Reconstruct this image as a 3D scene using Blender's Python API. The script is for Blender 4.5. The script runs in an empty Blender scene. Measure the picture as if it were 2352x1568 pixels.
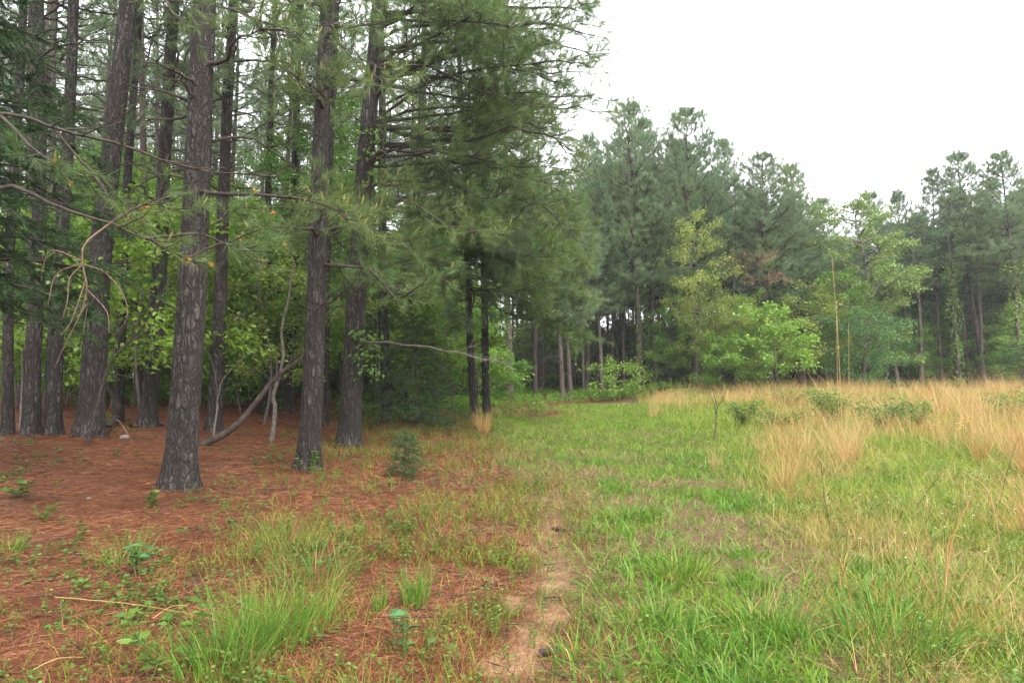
import bpy, math, random
import numpy as np
from mathutils import Vector

# ------------------------------------------------------------------ camera, sky, sun, exposure
scene = bpy.context.scene
COL = scene.collection
W, H = 2352.0, 1568.0            # the photograph's pixel frame that the placing helpers use
LENS, SENS = 24.0, 36.0
HORIZON = 902.0
TILT = math.atan((HORIZON - H / 2) / W * SENS / LENS)
EYE = np.array([0.0, 0.0, 1.6])

cam = bpy.data.cameras.new('camera'); cam.lens = LENS; cam.sensor_width = SENS
cam.clip_start = 0.05; cam.clip_end = 3000
camo = bpy.data.objects.new('camera', cam); COL.objects.link(camo)
camo.location = EYE; camo.rotation_euler = (math.radians(90) + TILT, 0, 0)
scene.camera = camo

SUN_EL, SUN_AZ = math.radians(52), math.radians(146)     # azimuth from north (+Y) clockwise
world = bpy.data.worlds.new("World"); scene.world = world; world.use_nodes = True
nt = world.node_tree; nt.nodes.clear()
wo = nt.nodes.new('ShaderNodeOutputWorld'); bg = nt.nodes.new('ShaderNodeBackground')
sky = nt.nodes.new('ShaderNodeTexSky'); sky.sky_type = 'NISHITA'; sky.sun_disc = False
sky.sun_elevation = SUN_EL; sky.sun_rotation = SUN_AZ
sky.air_density = 1.0; sky.dust_density = 6.0; sky.ozone_density = 1.0
hs = nt.nodes.new('ShaderNodeHueSaturation'); hs.inputs['Saturation'].default_value = 0.10
mx = nt.nodes.new('ShaderNodeMix'); mx.data_type = 'RGBA'
mx.inputs['Factor'].default_value = 0.6
mx.inputs['B'].default_value = (10.0, 10.2, 10.6, 1)      # the even cloud layer
nt.links.new(sky.outputs[0], hs.inputs['Color']); nt.links.new(hs.outputs[0], mx.inputs['A'])
nt.links.new(mx.outputs['Result'], bg.inputs['Color']); bg.inputs['Strength'].default_value = 0.12
nt.links.new(bg.outputs[0], wo.inputs[0])

sun = bpy.data.lights.new('sun', 'SUN'); sun.energy = 1.5; sun.angle = math.radians(25); sun.color = (1.0, 0.96, 0.9)
suno = bpy.data.objects.new('sun', sun); COL.objects.link(suno)
sd = Vector((math.sin(SUN_AZ) * math.cos(SUN_EL), math.cos(SUN_AZ) * math.cos(SUN_EL), math.sin(SUN_EL)))
suno.rotation_euler = sd.to_track_quat('Z', 'Y').to_euler(); suno.location = (0, 0, 60)

vs = scene.view_settings
vs.view_transform = 'Standard'; vs.look = 'None'; vs.gamma = 1.0; vs.use_curve_mapping = False
vs.exposure = 1.85
cy = scene.cycles
cy.max_bounces = 5; cy.diffuse_bounces = 4; cy.glossy_bounces = 2; cy.transmission_bounces = 4
cy.transparent_max_bounces = 8; cy.caustics_reflective = False; cy.caustics_refractive = False
cy.use_denoising = True; cy.denoiser = 'OPENIMAGEDENOISE'; cy.denoising_input_passes = 'RGB_ALBEDO_NORMAL'; cy.denoising_prefilter = 'ACCURATE'; cy.sample_clamp_indirect = 4.0
cy.use_adaptive_sampling = False
HAZE = 0.0007

# ------------------------------------------------------------------ numbers
rng = np.random.default_rng(11)
def U(a, b, n=None): return rng.uniform(a, b, n)
def nrm(a): return a / np.maximum(np.linalg.norm(a, axis=-1, keepdims=True), 1e-9)
def sstep(a, b, x):
    t = np.clip((x - a) / (b - a), 0, 1); return t * t * (3 - 2 * t)
def vnoise(x, y, seed=0):
    x = np.asarray(x, float); y = np.asarray(y, float)
    ix = np.floor(x).astype(np.int64); iy = np.floor(y).astype(np.int64)
    fx = x - ix; fy = y - iy; fx = fx * fx * (3 - 2 * fx); fy = fy * fy * (3 - 2 * fy)
    def h(a, b):
        k = (a * 374761393 + b * 668265263 + seed * 974634777) & 0xffffffff
        k = ((k ^ (k >> 13)) * 1274126177) & 0xffffffff
        return ((k ^ (k >> 16)) & 0xffffff) / float(0xffffff)
    return (h(ix, iy) * (1 - fx) + h(ix + 1, iy) * fx) * (1 - fy) + (h(ix, iy + 1) * (1 - fx) + h(ix + 1, iy + 1) * fx) * fy
def fbm(x, y, o=3, seed=0):
    s = 0; a = 1; t = 0
    for i in range(o):
        s = s + a * vnoise(np.asarray(x) * 2 ** i + 17.3 * i, np.asarray(y) * 2 ** i - 9.1 * i, seed + i); t += a; a *= .5
    return s / t

def terrain(x, y):
    x = np.asarray(x, float); y = np.asarray(y, float)
    yy = np.where(y < 0, y * .3, np.where(y < 42, y, 42 + 14 * (1 - np.exp(-(y - 42) / 14))))
    z = .04 * yy
    z = z + .5 * sstep(-2.8, -8, x) * sstep(2, 8, y)
    z = z + .35 * sstep(5, 14, x) * sstep(12, 26, y)
    z = z + .55 * np.exp(-(((x - 8.2) / 2.6) ** 2 + ((y - 32) / 1.6) ** 2))
    z = z + .35 * np.exp(-(((x + 1.8) / 1.6) ** 2 + ((y - 18.5) / 2.2) ** 2))
    z = z + .10 * (fbm(x * .35, y * .35, 3, 3) - .5) + .035 * (fbm(x * 2.2, y * 2.2, 2, 5) - .5)
    xt = trail_x(y)
    z = z - .045 * np.exp(-((x - xt) / .28) ** 2) * sstep(1, 3, y) * sstep(26, 18, y)
    return z
def trail_x(y): return np.interp(y, [-4, 3, 3.6, 4.5, 5.4, 8, 9.6, 15, 23, 40], [-.1, -.05, .0, .18, .36, .4, .38, .8, .9, 1.4])
def litter_x(y): return np.interp(y, [-4, 3.5, 7, 10, 15, 22, 26], [.2, .2, .25, .1, -.9, -1.4, -.9])
def field_x(y): return np.interp(y, [-4, 3.8, 6.4, 8.6, 14.7, 26, 40], [1.6, 2.1, 2.76, 3.15, 4.4, 5.3, 7])
def far_edge(x): return np.interp(x, [-40, -2, 1, 4, 8, 14, 30, 60], [25, 25, 26, 30.5, 32, 35, 37, 40])

FWD = np.array([0, math.cos(TILT), math.sin(TILT)]); UPV = np.array([0, -math.sin(TILT), math.cos(TILT)])
def ray(u, v):
    k = SENS / W / LENS
    return np.array([1.0, 0, 0]) * (u - W / 2) * k - UPV * (v - H / 2) * k + FWD
def at(u, v, Y):
    d = ray(u, v); return EYE + d * (Y / d[1])
def ground_pt(u, v):
    d = ray(u, v); Y = np.linspace(1.5, 90, 3000); P = EYE[None] + d[None] * (Y / d[1])[:, None]
    h = P[:, 2] - terrain(P[:, 0], P[:, 1]); i = np.argmax(h < 0) if (h < 0).any() else 2999
    p = P[i]; return np.array([p[0], p[1], float(terrain(p[0], p[1]))])
def gp(x, y): return np.array([x, y, float(terrain(x, y))])

# ------------------------------------------------------------------ meshes
class MB:
    def __init__(s): s.v = []; s.f = []; s.n = 0
    def add(s, v, *faces, m=0):
        v = np.asarray(v, np.float32).reshape(-1, 3)
        for f in faces:
            if len(f): s.f.append((np.asarray(f, np.int64) + s.n, m))
        s.v.append(v); s.n += len(v); return s
    def mesh(s, name, mats, smooth=False):
        me = bpy.data.meshes.new(name)
        V = np.concatenate(s.v) if s.v else np.zeros((0, 3), np.float32)
        me.vertices.add(len(V)); me.vertices.foreach_set('co', V.ravel())
        loops = np.concatenate([f.ravel() for f, _ in s.f]).astype(np.int32)
        sizes = np.concatenate([np.full(len(f), f.shape[1]) for f, _ in s.f])
        mi = np.concatenate([np.full(len(f), m) for f, m in s.f]).astype(np.int32)
        me.loops.add(len(loops)); me.loops.foreach_set('vertex_index', loops)
        me.polygons.add(len(sizes))
        me.polygons.foreach_set('loop_start', np.concatenate([[0], np.cumsum(sizes)[:-1]]).astype(np.int32))
        me.polygons.foreach_set('material_index', mi)
        if smooth: me.polygons.foreach_set('use_smooth', np.ones(len(sizes), bool))
        for m in (mats if isinstance(mats, (list, tuple)) else [mats]): me.materials.append(m)
        me.update(calc_edges=True); return me

def tubes(P, R, sides=4):
    P = np.asarray(P, float); R = np.asarray(R, float)
    if P.ndim == 2: P = P[None]; R = R[None]
    N, K, _ = P.shape
    T = nrm(np.gradient(P, axis=1))
    ov = nrm(P[:, -1] - P[:, 0])
    ref = np.where(np.abs(ov[:, 2:3]) > .8, np.array([[1.0, .1, 0]]), np.array([[0, 0, 1.0]]))[:, None, :]
    u = nrm(np.cross(T, ref)); w = np.cross(T, u)
    a = np.arange(sides) / sides * 2 * math.pi
    V = P[:, :, None, :] + R[:, :, None, None] * (np.cos(a)[None, None, :, None] * u[:, :, None, :] + np.sin(a)[None, None, :, None] * w[:, :, None, :])
    n = np.arange(N)[:, None, None]; k = np.arange(K - 1)[None, :, None]; j = np.arange(sides)[None, None, :]; j2 = (j + 1) % sides
    b = n * K * sides
    F = np.stack(np.broadcast_arrays(b + k * sides + j, b + k * sides + j2, b + (k + 1) * sides + j2, b + (k + 1) * sides + j), -1).reshape(-1, 4)
    return V.reshape(-1, 3), F
def blades(base, d, side, L, w, bend, nseg=2, prof=.7):
    N = len(base); t = np.arange(nseg) / nseg
    L = np.broadcast_to(L, (N,)); w = np.broadcast_to(w, (N,))
    C = base[:, None] + d[:, None] * (L[:, None] * t)[:, :, None] + bend[:, None] * (t ** 2)[None, :, None]
    hw = (w[:, None] * .5 * (1 - t) ** prof)[:, :, None] * side[:, None]
    V = np.empty((N, 2 * nseg + 1, 3)); V[:, 0:2 * nseg:2] = C - hw; V[:, 1:2 * nseg:2] = C + hw
    V[:, -1] = base + d * L[:, None] + bend
    b = np.arange(N) * (2 * nseg + 1); Q = []
    for i in range(nseg - 1): Q.append(np.stack([b + 2 * i, b + 2 * i + 1, b + 2 * i + 3, b + 2 * i + 2], -1))
    Tt = np.stack([b + 2 * nseg - 2, b + 2 * nseg - 1, b + 2 * nseg], -1)
    return (V.reshape(-1, 3), np.concatenate(Q) if Q else np.zeros((0, 4), int), Tt)
def needles(tips, axes, n, L, w, spread=(.3, 1.0), shoot=.14, nseg=1, droop=.08):
    tips = np.repeat(np.asarray(tips), n, 0); a = np.repeat(nrm(np.asarray(axes)), n, 0); M = len(tips)
    r = rng.normal(size=(M, 3)); perp = nrm(r - (r * a).sum(1, keepdims=True) * a)
    th = U(spread[0], spread[1], M)[:, None]
    d = a * np.cos(th) + perp * np.sin(th)
    base = tips - a * (shoot * U(0, 1, M))[:, None]
    l = L * U(.7, 1.1, M)
    side = nrm(np.cross(d, rng.normal(size=(M, 3))))
    bend = np.zeros((M, 3)); bend[:, 2] = -droop * l
    return blades(base, d, side, l, w, bend, nseg, .5)
def leaves(p, d, nn, L, w):
    """leaf blades: p base, d direction, nn blade normal"""
    N = len(p); s = nrm(np.cross(d, nn)); L = np.broadcast_to(L, (N,))[:, None]; w = np.broadcast_to(w, (N,))[:, None]
    up = np.cross(s, d)
    V = np.stack([p, p + d * L * .42 + s * w * .5 + up * w * .14, p + d * L - up * L * .12, p + d * L * .42 - s * w * .5 + up * w * .14], 1)
    b = np.arange(N) * 4
    return V.reshape(-1, 3), np.stack([b, b + 1, b + 2, b + 3], -1)
def catmull(C, n):
    C = np.asarray(C, float); k = len(C)
    if k == 2: return C[0] + (C[1] - C[0]) * np.linspace(0, 1, n)[:, None]
    E = np.concatenate([[2 * C[0] - C[1]], C, [2 * C[-1] - C[-2]]])
    t = np.linspace(0, k - 1, n); i = np.minimum(t.astype(int), k - 2); f = (t - i)[:, None]
    p0, p1, p2, p3 = E[i], E[i + 1], E[i + 2], E[i + 3]
    return .5 * (2 * p1 + (p2 - p0) * f + (2 * p0 - 5 * p1 + 4 * p2 - p3) * f ** 2 + (3 * p1 - p0 - 3 * p2 + p3) * f ** 3)

# ------------------------------------------------------------------ objects
def link(name, data=None, parent=None, loc=None):
    o = bpy.data.objects.new(name, data); COL.objects.link(o)
    if parent is not None: o.parent = parent
    if loc is not None: o.location = loc
    return o
def tag(o, label=None, cat=None, group=None, kind=None):
    if label: o['label'] = label
    if cat: o['category'] = cat
    if group: o['group'] = group
    if kind: o['kind'] = kind
    return o
def thing(name, loc, label, cat, group=None): return tag(link(name, None, None, loc), label, cat, group)
def dup(root, loc, rz, sc, label=None, group=None):
    r = root.copy(); COL.objects.link(r); r.location = loc; r.rotation_euler = (0, 0, rz); r.scale = sc
    if label: r['label'] = label
    if group: r['group'] = group
    elif 'group' in r: del r['group']
    for ch in root.children:
        c = ch.copy(); COL.objects.link(c); c.parent = r
        for g in ch.children:
            d = g.copy(); COL.objects.link(d); d.parent = c
    return r

# ------------------------------------------------------------------ materials
def mat(name):
    m = bpy.data.materials.new(name); m.use_nodes = True; n = m.node_tree; n.nodes.clear()
    return m, n, n.nodes.new('ShaderNodeOutputMaterial')
def N(n, t, **kw):
    x = n.nodes.new(t)
    for k, v in kw.items():
        if k in x.inputs: x.inputs[k].default_value = v
        else: setattr(x, k, v)
    return x
def c4(c): return (c[0], c[1], c[2], 1)
def mixc(n, fac, a, b, blend='MIX'):
    m = n.nodes.new('ShaderNodeMix'); m.data_type = 'RGBA'; m.blend_type = blend
    for sock, val in ((m.inputs['Factor'], fac), (m.inputs['A'], a), (m.inputs['B'], b)):
        if hasattr(val, 'is_linked'): n.links.new(val, sock)
        elif isinstance(val, tuple): sock.default_value = c4(val)
        else: sock.default_value = val
    return m.outputs['Result']
def ramp(n, src, a, b):
    r = n.nodes.new('ShaderNodeMapRange'); r.interpolation_type = 'SMOOTHSTEP'
    r.inputs['From Min'].default_value = a; r.inputs['From Max'].default_value = b
    n.links.new(src, r.inputs['Value']); return r.outputs['Result']
def foliage(name, ca, cb, trans=.3, rough=.5, vary=.35, clump=1.2, cc=None, spec=.25, worldn=False):
    m, n, o = mat(name)
    geo = N(n, 'ShaderNodeNewGeometry'); oi = N(n, 'ShaderNodeObjectInfo'); tc = N(n, 'ShaderNodeTexCoord')
    col = mixc(n, geo.outputs['Random Per Island'], ca, cb)
    nz = N(n, 'ShaderNodeTexNoise', Scale=clump, Detail=2.0)
    n.links.new(geo.outputs['Position'] if worldn else tc.outputs['Object'], nz.inputs['Vector'])
    if cc: col = mixc(n, ramp(n, nz.outputs['Fac'], .48, .68), col, cc)
    hsv = N(n, 'ShaderNodeHueSaturation'); n.links.new(col, hsv.inputs['Color'])
    mul = N(n, 'ShaderNodeMath', operation='MULTIPLY_ADD'); n.links.new(oi.outputs['Random'], mul.inputs[0])
    mul.inputs[1].default_value = vary; mul.inputs[2].default_value = 1 - vary / 2
    n.links.new(mul.outputs[0], hsv.inputs['Value'])
    hm = N(n, 'ShaderNodeMath', operation='MULTIPLY_ADD'); n.links.new(oi.outputs['Random'], hm.inputs[0])
    hm.inputs[1].default_value = -.03; hm.inputs[2].default_value = .515; n.links.new(hm.outputs[0], hsv.inputs['Hue'])
    bs = N(n, 'ShaderNodeBsdfPrincipled', Roughness=rough); bs.inputs['Specular IOR Level'].default_value = spec
    n.links.new(hsv.outputs[0], bs.inputs['Base Color'])
    tr = N(n, 'ShaderNodeBsdfTranslucent'); n.links.new(hsv.outputs[0], tr.inputs['Color'])
    ms = N(n, 'ShaderNodeMixShader'); ms.inputs[0].default_value = trans
    n.links.new(bs.outputs[0], ms.inputs[1]); n.links.new(tr.outputs[0], ms.inputs[2]); n.links.new(ms.outputs[0], o.inputs[0])
    return m
def bark(name, plate, crack, red, su=14.0, sv=4.5, dist=.02):
    m, n, o = mat(name); tc = N(n, 'ShaderNodeTexCoord')
    nz = N(n, 'ShaderNodeTexNoise', Scale=6.0, Detail=3.0); n.links.new(tc.outputs['Object'], nz.inputs['Vector'])
    ad = N(n, 'ShaderNodeVectorMath', operation='MULTIPLY_ADD'); n.links.new(nz.outputs['Color'], ad.inputs[0])
    ad.inputs[1].default_value = (.09, .09, .16); n.links.new(tc.outputs['Object'], ad.inputs[2])
    mp = N(n, 'ShaderNodeMapping'); mp.inputs['Scale'].default_value = (su, su, sv); n.links.new(ad.outputs[0], mp.inputs['Vector'])
    vo = N(n, 'ShaderNodeTexVoronoi', feature='DISTANCE_TO_EDGE', Scale=1.0); n.links.new(mp.outputs[0], vo.inputs['Vector'])
    vc = N(n, 'ShaderNodeTexVoronoi', feature='F1', Scale=1.0); n.links.new(mp.outputs[0], vc.inputs['Vector'])
    fine = N(n, 'ShaderNodeTexNoise', Scale=38.0, Detail=3.0); n.links.new(tc.outputs['Object'], fine.inputs['Vector'])
    big = N(n, 'ShaderNodeTexNoise', Scale=1.3, Detail=3.0); n.links.new(tc.outputs['Object'], big.inputs['Vector'])
    mp2 = N(n, 'ShaderNodeMapping'); mp2.inputs['Scale'].default_value = (su * 2.1, su * 2.1, sv * 1.5); n.links.new(ad.outputs[0], mp2.inputs['Vector'])
    vo2 = N(n, 'ShaderNodeTexVoronoi', feature='DISTANCE_TO_EDGE', Scale=1.0); n.links.new(mp2.outputs[0], vo2.inputs['Vector'])
    mp3 = N(n, 'ShaderNodeMapping'); mp3.inputs['Scale'].default_value = (su * 1.6, su * 1.6, sv * .45); n.links.new(ad.outputs[0], mp3.inputs['Vector'])
    fur = N(n, 'ShaderNodeTexNoise', Scale=1.0, Detail=3.0); n.links.new(mp3.outputs[0], fur.inputs['Vector'])
    e1 = N(n, 'ShaderNodeMath', operation='MULTIPLY'); n.links.new(ramp(n, vo.outputs['Distance'], -.05, .24), e1.inputs[0])
    e2 = N(n, 'ShaderNodeMath', operation='MULTIPLY_ADD'); n.links.new(ramp(n, vo2.outputs['Distance'], 0, .2), e2.inputs[0]); e2.inputs[1].default_value = .45; e2.inputs[2].default_value = .55
    n.links.new(e2.outputs[0], e1.inputs[1])
    e3 = N(n, 'ShaderNodeMath', operation='MULTIPLY'); n.links.new(e1.outputs[0], e3.inputs[0]); n.links.new(ramp(n, fur.outputs['Fac'], .36, .6), e3.inputs[1])
    e = e3.outputs[0]
    sp = N(n, 'ShaderNodeSeparateColor'); n.links.new(vc.outputs['Color'], sp.inputs[0])
    pl = mixc(n, ramp(n, sp.outputs[0], .25, .9), plate, red)
    pl = mixc(n, ramp(n, fine.outputs['Fac'], .38, .66), tuple(c * .55 for c in plate), pl)
    pl = mixc(n, ramp(n, big.outputs['Fac'], .45, .7), pl, tuple(c * 1.25 for c in plate))
    col = mixc(n, e, crack, pl)
    bs = N(n, 'ShaderNodeBsdfPrincipled', Roughness=.85); bs.inputs['Specular IOR Level'].default_value = .2
    n.links.new(col, bs.inputs['Base Color'])
    hh = N(n, 'ShaderNodeMath', operation='MULTIPLY_ADD'); n.links.new(fine.outputs['Fac'], hh.inputs[0]); hh.inputs[1].default_value = .35
    n.links.new(e, hh.inputs[2])
    bp = N(n, 'ShaderNodeBump', Strength=.9, Distance=dist); n.links.new(hh.outputs[0], bp.inputs['Height']); n.links.new(bp.outputs[0], bs.inputs['Normal'])
    n.links.new(bs.outputs[0], o.inputs[0]); return m
def plain(name, a, b, scale=8.0, rough=.8, bump=.3):
    m, n, o = mat(name); tc = N(n, 'ShaderNodeTexCoord')
    nz = N(n, 'ShaderNodeTexNoise', Scale=scale, Detail=4.0); n.links.new(tc.outputs['Object'], nz.inputs['Vector'])
    bs = N(n, 'ShaderNodeBsdfPrincipled', Roughness=rough); bs.inputs['Specular IOR Level'].default_value = .2
    n.links.new(mixc(n, ramp(n, nz.outputs['Fac'], .35, .65), a, b), bs.inputs['Base Color'])
    bp = N(n, 'ShaderNodeBump', Strength=bump, Distance=.01); n.links.new(nz.outputs['Fac'], bp.inputs['Height']); n.links.new(bp.outputs[0], bs.inputs['Normal'])
    n.links.new(bs.outputs[0], o.inputs[0]); return m

M_BARK = bark('pine_bark', (.112, .098, .09), (.016, .013, .011), (.082, .06, .048), 17, 4.6, .045)
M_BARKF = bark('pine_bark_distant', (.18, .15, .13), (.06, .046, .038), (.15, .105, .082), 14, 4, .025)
M_LIMB = plain('pine_limb_bark', (.027, .021, .017), (.056, .042, .033), 22)
M_TWIG = plain('dead_twig_bark', (.085, .046, .034), (.15, .095, .07), 30)
M_GREYW = plain('grey_sapling_bark', (.125, .108, .092), (.07, .056, .047), 18)
M_LOG = plain('rotting_log', (.028, .02, .016), (.06, .043, .034), 14)
M_NEED = foliage('pine_needles', (.075, .135, .028), (.14, .205, .058), .45, .36, .2, .8, None, .5)
M_NEED_SHEEN = foliage('sheen_toned_pine_needles', (.115, .18, .085), (.175, .25, .12), .5, .36, .3, .35, (.14, .195, .055), .5)  # needle sheen and haze put into the colour, hence paler and bluer
M_NEEDY = foliage('yellow_green_pine_needles', (.08, .12, .035), (.13, .165, .055), .25, .45, .2, .5)
M_CAND = foliage('new_pine_shoots', (.22, .21, .05), (.30, .24, .07), .1, .5, .1)
M_CONE = foliage('orange_pollen_cones', (.45, .13, .03), (.55, .2, .04), .0, .6, .1)
M_BROWNN = foliage('browned_pine_needles', (.17, .115, .065), (.25, .175, .10), .2, .6, .1)
M_MAPLE = foliage('green_maple_leaves', (.10, .215, .022), (.20, .34, .045), .5, .4, .4, .9, None, .4)
M_LIME = foliage('yellow_green_leaves', (.17, .24, .035), (.25, .29, .06), .48, .4, .3, .8, (.13, .22, .035), .4)
M_CEDAR = foliage('dark_cedar_foliage', (.02, .048, .014), (.05, .095, .028), .2, .6, .2, 1.5)
M_YCED = foliage('young_cedar_foliage', (.035, .075, .02), (.07, .125, .04), .25, .55, .0, 1.5)
M_VINE = foliage('vine_leaves', (.08, .16, .02), (.15, .24, .035), .4, .45, .2)
M_BRAM = foliage('bramble_leaves', (.07, .145, .02), (.17, .26, .045), .4, .4, .3)
M_GRASS = foliage('green_grass', (.10, .175, .014), (.225, .33, .035), .3, .42, .2, .45, (.20, .28, .035), .12, True)
M_MEAD = foliage('meadow_grass_blades', (.12, .19, .018), (.27, .33, .055), .3, .42, .2, .5, (.28, .24, .07), .12, True)
M_TUFT = foliage('tuft_grass', (.05, .135, .012), (.17, .29, .035), .28, .4, .2, 2.0)
M_DRY = foliage('dry_broomsedge', (.36, .225, .085), (.53, .375, .17), .25, .55, .3, .7, (.40, .21, .07), .2, True)
M_THATCH = foliage('dead_thatch_blades', (.11, .065, .03), (.34, .24, .12), .1, .6, .0, 1.5, None, .15, True)
M_STRAW = foliage('fallen_pine_needles', (.06, .02, .009), (.29, .12, .05), .05, .6, .0, 1.1, (.11, .038, .014), .25, True)
M_WEED = foliage('low_weed_leaves', (.055, .12, .018), (.13, .22, .04), .4, .45, .2, 1.0, None, .3, True)
M_UNDER = foliage('undergrowth_leaves', (.06, .15, .015), (.15, .27, .035), .45, .45, .2, .6, None, .3, True)
M_YEL = foliage('yellow_petals', (.7, .55, .03), (.8, .65, .06), .2, .5, .0)
M_WHITE = foliage('white_petals', (.7, .68, .66), (.8, .78, .78), .2, .5, .0)
M_STONE = plain('pale_stone', (.20, .17, .15), (.11, .085, .07), 30)
M_BLUEW = foliage('blue_green_weed', (.045, .11, .035), (.08, .165, .055), .25, .5, .0)

# ground
def ground_mat():
    m, n, o = mat('ground_litter_soil_and_sand'); geo = N(n, 'ShaderNodeNewGeometry')
    def at_(name): a = N(n, 'ShaderNodeAttribute'); a.attribute_name = name; return a.outputs['Fac']
    def nz(s, d=4.0, r=.6, vec=None):
        x = N(n, 'ShaderNodeTexNoise', Scale=s, Detail=d, Roughness=r); n.links.new(vec or geo.outputs['Position'], x.inputs['Vector']); return x.outputs['Fac']
    mp = N(n, 'ShaderNodeMapping'); mp.inputs['Scale'].default_value = (22, 60, 20); mp.inputs['Rotation'].default_value = (0, 0, .4)
    n.links.new(geo.outputs['Position'], mp.inputs['Vector'])
    st = nz(1.0, 5, .7, mp.outputs[0]); fine = nz(55, 4); mid = nz(4, 4); big = nz(.7, 3)
    straw = mixc(n, ramp(n, st, .3, .7), (.045, .017, .009), (.16, .062, .024))
    straw = mixc(n, ramp(n, mid, .4, .7), straw, (.10, .04, .02))
    straw = mixc(n, ramp(n, big, .5, .72), straw, (.06, .032, .02))
    soil = mixc(n, ramp(n, fine, .35, .65), (.055, .032, .017), (.15, .10, .05))
    soil = mixc(n, ramp(n, mid, .5, .7), soil, (.085, .095, .025))
    sand = mixc(n, ramp(n, fine, .3, .7), (.18, .105, .055), (.32, .205, .115))
    sand = mixc(n, ramp(n, st, .52, .68), sand, (.25, .12, .06))
    field = mixc(n, ramp(n, mid, .35, .65), (.12, .13, .035), (.22, .17, .07))
    def wob(a, k=.7):
        x = N(n, 'ShaderNodeMath', operation='MULTIPLY_ADD'); n.links.new(mid, x.inputs[0]); x.inputs[1].default_value = k; n.links.new(a, x.inputs[2])
        y = N(n, 'ShaderNodeMath', operation='SUBTRACT'); n.links.new(x.outputs[0], y.inputs[0]); y.inputs[1].default_value = k / 2; return y.outputs[0]
    col = mixc(n, ramp(n, wob(at_('litter')), .3, .7), soil, straw)
    col = mixc(n, ramp(n, wob(at_('field')), .3, .7), col, field)
    col = mixc(n, ramp(n, wob(at_('sand'), 1.1), .30, .84), col, sand)
    bs = N(n, 'ShaderNodeBsdfPrincipled', Roughness=.9); bs.inputs['Specular IOR Level'].default_value = .15
    n.links.new(col, bs.inputs['Base Color'])
    ad = N(n, 'ShaderNodeMath', operation='ADD'); n.links.new(st, ad.inputs[0]); n.links.new(fine, ad.inputs[1])
    bp = N(n, 'ShaderNodeBump', Strength=.7, Distance=.02); n.links.new(ad.outputs[0], bp.inputs['Height']); n.links.new(bp.outputs[0], bs.inputs['Normal'])
    n.links.new(bs.outputs[0], o.inputs[0]); return m

SAND = [(*ground_pt(u, v)[:2], sx, sy, k) for u, v, sx, sy, k in ((1268, 1150, .16, .5, .8), (1262, 1220, .22, .3, .85), (1225, 1262, .22, .2, .8), (1290, 1330, .16, .25, .7), (1195, 1392, .26, .2, 1.0), (1262, 1420, .2, .2, .95), (1170, 1545, .2, .3, 1.0), (1190, 1640, .25, .3, 1.0))]
def masks(x, y):
    fe = far_edge(x)
    wood = np.maximum(sstep(litter_x(y) + .45, litter_x(y) - .55, x), sstep(fe - 1.5, fe + .5, y))
    wood = np.maximum(wood, .9 * np.exp(-(((x - 1.0) / 1.5) ** 2 + ((y - 23.5) / 2) ** 2)))
    field = sstep(field_x(y) - .6, field_x(y) + .6, x) * (1 - wood)
    s = .8 * np.exp(-((x - trail_x(y)) / .22) ** 2) * np.interp(y, [2, 6, 12], [1, .9, 0])
    for px, py, sx, sy, k in SAND: s = np.maximum(s, k * np.exp(-((x - px) / sx) ** 2 - ((y - py) / sy) ** 2))
    s = s * (.28 + 1.0 * fbm(x * 3.4 + 3.3, y * 2.6, 3, 21))
    return wood, field, s

g = np.linspace(-1, 1, 300); gx = np.sinh(g * 4.6) / np.sinh(4.6) * 700
g2 = np.linspace(0, 1, 380); gy = -30 + (np.sinh(g2 * 4.6 - 1.55) - np.sinh(-1.55)) / (np.sinh(3.05) - np.sinh(-1.55)) * 900
gy = np.sort(np.concatenate([gy[(gy < 2) | (gy > 26)], np.arange(2, 26, .09)]))
gx = np.sort(np.concatenate([gx[np.abs(gx) > 9], np.arange(-9, 9.01, .09)]))
GX, GY = np.meshgrid(gx, gy); GZ = terrain(GX, GY)
V = np.stack([GX, GY, GZ], -1).reshape(-1, 3); nx, ny = len(gx), len(gy)
i, j = np.meshgrid(np.arange(nx - 1), np.arange(ny - 1)); b = (j * nx + i).ravel()
gm = MB().add(V, np.stack([b, b + 1, b + nx + 1, b + nx], -1)).mesh('ground', ground_mat(), True)
for nm, a in zip(('litter', 'field', 'sand'), masks(V[:, 0], V[:, 1])):
    at_ = gm.attributes.new(nm, 'FLOAT', 'POINT'); at_.data.foreach_set('value', np.ascontiguousarray(a, np.float32))
tag(link('ground', gm), 'woodland floor of rusty pine straw turning to soil, sand and meadow', None, None, 'structure')

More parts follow.
